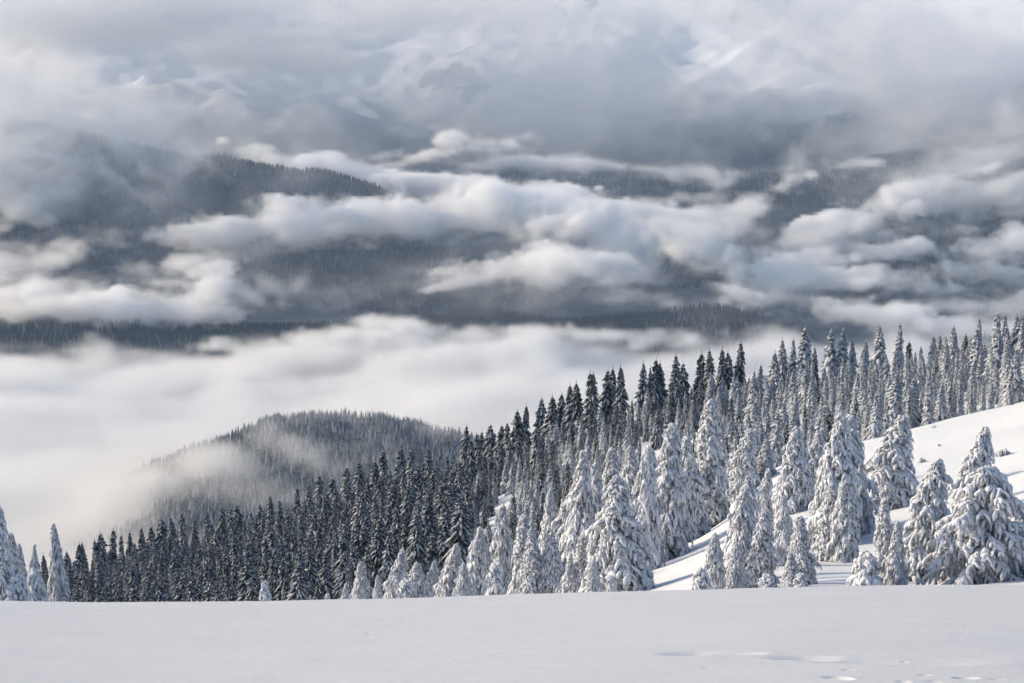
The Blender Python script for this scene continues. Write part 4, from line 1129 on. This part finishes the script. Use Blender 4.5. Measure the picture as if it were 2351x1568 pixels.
# cloud lying in the valley behind the left spur
vox = 9.0
org, n, ax = field(-1050, 1500, 5250, 6350, -340, 60, vox)
dens = blobs(n, org, vox, ax, [
    (545, 348, 5600, 46, 16, 60, 10, 1, .8, 2.8), (620, 366, 5600, 80, 22, 90, 12, 1, .8, 2.8), (720, 384, 5580, 100, 26, 100, 12, 1, .8, 2.8), (830, 406, 5560, 110, 28, 110, 12, 1, .8, 2.8), (940, 428, 5540, 120, 32, 130, 10, 1, .8, 2.8), (1060, 444, 5520, 140, 34, 140, 6, 1, .8, 2.8), (1200, 452, 5500, 160, 34, 150, 6, 1, .8, 2.8), (1340, 474, 5480, 140, 28, 120, 8, .8, .9, 2.6), (740, 366, 5640, 36, 18, 50, 0, 1, .9, 2.8), (590, 346, 5640, 36, 14, 50, 0, .8, .9, 2.8),
    (1040, 326, 5950, 50, 38, 80, 0, 1, .9, 2.8), (1100, 346, 5950, 110, 38, 120, -4, 1, .9, 2.8), (1170, 326, 5980, 64, 28, 90, -14, .9, .9, 2.6), (1000, 362, 5920, 90, 28, 90, -8, .9, .9, 2.6), (930, 378, 5900, 70, 18, 80, -10, .6, 1, 2.4), (1200, 372, 5980, 150, 24, 120, 2, .9, .9, 2.6), (1330, 378, 6000, 150, 18, 110, 3, .7, .9, 2.4), (1470, 386, 6000, 150, 14, 90, 2, .45, 1, 2.2), (880, 356, 5900, 40, 8, 40, -10, .3, 1, 2),
    (1640, 398, 5900, 190, 22, 120, 0, .5, 1, 2.2), (1760, 392, 5900, 120, 16, 100, -4, .5, 1, 2.2), (1880, 388, 5900, 110, 13, 90, -6, .4, 1, 2.2), (1560, 424, 5800, 170, 26, 110, -8, .3, 1, 2), (1520, 450, 5700, 120, 20, 100, 0, .2, 1, 2), (1350, 400, 5900, 200, 34, 120, 0, .08, 1, 1.6),
    (470, 245, 6200, 64, 14, 60, -28, .7, .9, 2.4), (620, 290, 6200, 60, 18, 60, -28, .6, .9, 2.4), (560, 318, 6150, 56, 9, 50, -6, .5, .9, 2.4), (430, 262, 6200, 30, 12, 40, -10, .4, 1, 2.2),
], 110, 1.3, 5)
make_volume('valley_cloud', org, vox, dens, cloud_mat('valley_cloud_vapour', .034), 'bright cloud lying in the valley behind the left spur')
print('valley', n, round(time.time() - T0, 1))

# veil in front of the upper mountain
vox = 24.0
org, n, ax = field(-2350, 2350, 6380, 8020, -480, 520, vox)
dens = blobs(n, org, vox, ax, [
    (300, 200, 7000, 900, 240, 600, 4, .088, 0.15, 1.1), (800, 190, 7000, 800, 220, 600, 0, .088, 0.15, 1.1), (1650, 150, 7100, 500, 200, 500, 0, .07, 0.15, 1.1), (1280, 210, 7000, 480, 220, 600, 0, .10, 0.21, 1.1), (2120, 240, 6950, 400, 310, 600, 8, .13, 0.24, 1.1), (2350, 120, 7050, 480, 270, 600, 0, .10, 0.24, 1.1), (1450, 70, 7250, 560, 160, 600, 0, .07, 0.21, 1.1),
    (700, 84, 7750, 440, 14, 160, 0, .5, .7, 1.8), (560, 130, 7500, 380, 50, 250, 0, .3, .6, 1.5), (60, 80, 7700, 150, 30, 160, -14, .3, .6, 1.5), (100, 290, 6700, 500, 140, 300, 10, .08, 0.24, 1.2), (700, 280, 6750, 500, 90, 300, 0, .05, 0.24, 1.2), (1650, 330, 6750, 300, 70, 300, 0, .02, 0.30, 1.2), (2150, 370, 6520, 440, 130, 130, 0, .085, 0.30, 1.2), (1250, 320, 6520, 440, 110, 130, 0, .085, 0.30, 1.2), (500, 320, 6540, 520, 110, 140, 4, .085, 0.30, 1.2), (1780, 320, 6600, 260, 80, 140, 0, .03, 0.30, 1.2), (900, 250, 6800, 500, 120, 300, 0, .08, 0.24, 1.2),
    (1900, 30, 7350, 480, 120, 500, 0, .13, 0.24, 1.1), (200, 10, 7300, 900, 150, 650, 0, .20, 0.18, 1.1), (1000, 0, 7300, 900, 150, 650, 0, .18, 0.18, 1.1), (1700, -10, 7450, 600, 100, 500, 0, .12, 0.24, 1.1), (2300, 0, 7400, 500, 120, 500, 0, .14, 0.24, 1.1),
], 260, 1.2, 4)
vu = (ax[0][:, None, None] / ax[1][None, :, None]) * F * 1.008 + 1175.5          # a thin place in the veil where the rib shows
vr = 784 - F * np.tan(np.arctan2(ax[2][None, None, :], ax[1][None, :, None]) + PITCH)
dens *= 1 - .3 * np.exp(-((vu - 1680) / 80) ** 2 - ((vr - 100) / 60) ** 2)
make_volume('high_cloud', org, vox, dens, cloud_mat('high_cloud_vapour', .095), 'thin veil of cloud drifting across the upper mountain')
print('veil', n, round(time.time() - T0, 1))

# ------------------------------------------------------------------ haze: one closed box of air round the whole place
zt = float(MZ.max()) + 60
mb = MB()
x0, x1, y0, y1, z0, z1 = -9500, 9500, -300, 14500, -800, zt
mb.add([(x0, y0, z0), (x1, y0, z0), (x1, y1, z0), (x0, y1, z0), (x0, y0, z1), (x1, y0, z1), (x1, y1, z1), (x0, y1, z1)],
       [(0, 3, 2, 1), (4, 5, 6, 7), (0, 1, 5, 4), (1, 2, 6, 5), (2, 3, 7, 6), (3, 0, 4, 7)])
haze = bpy.data.objects.new('haze', mb.mesh('haze', [cloud_mat('haze_air', .000036, (.52, .72, 1.0), 0.0)], False))
COL.objects.link(haze)
tag(haze, 'thin haze in the air between the ridge and mountain', kind='stuff')
print('done', round(time.time() - T0, 1), 'haze top', zt)
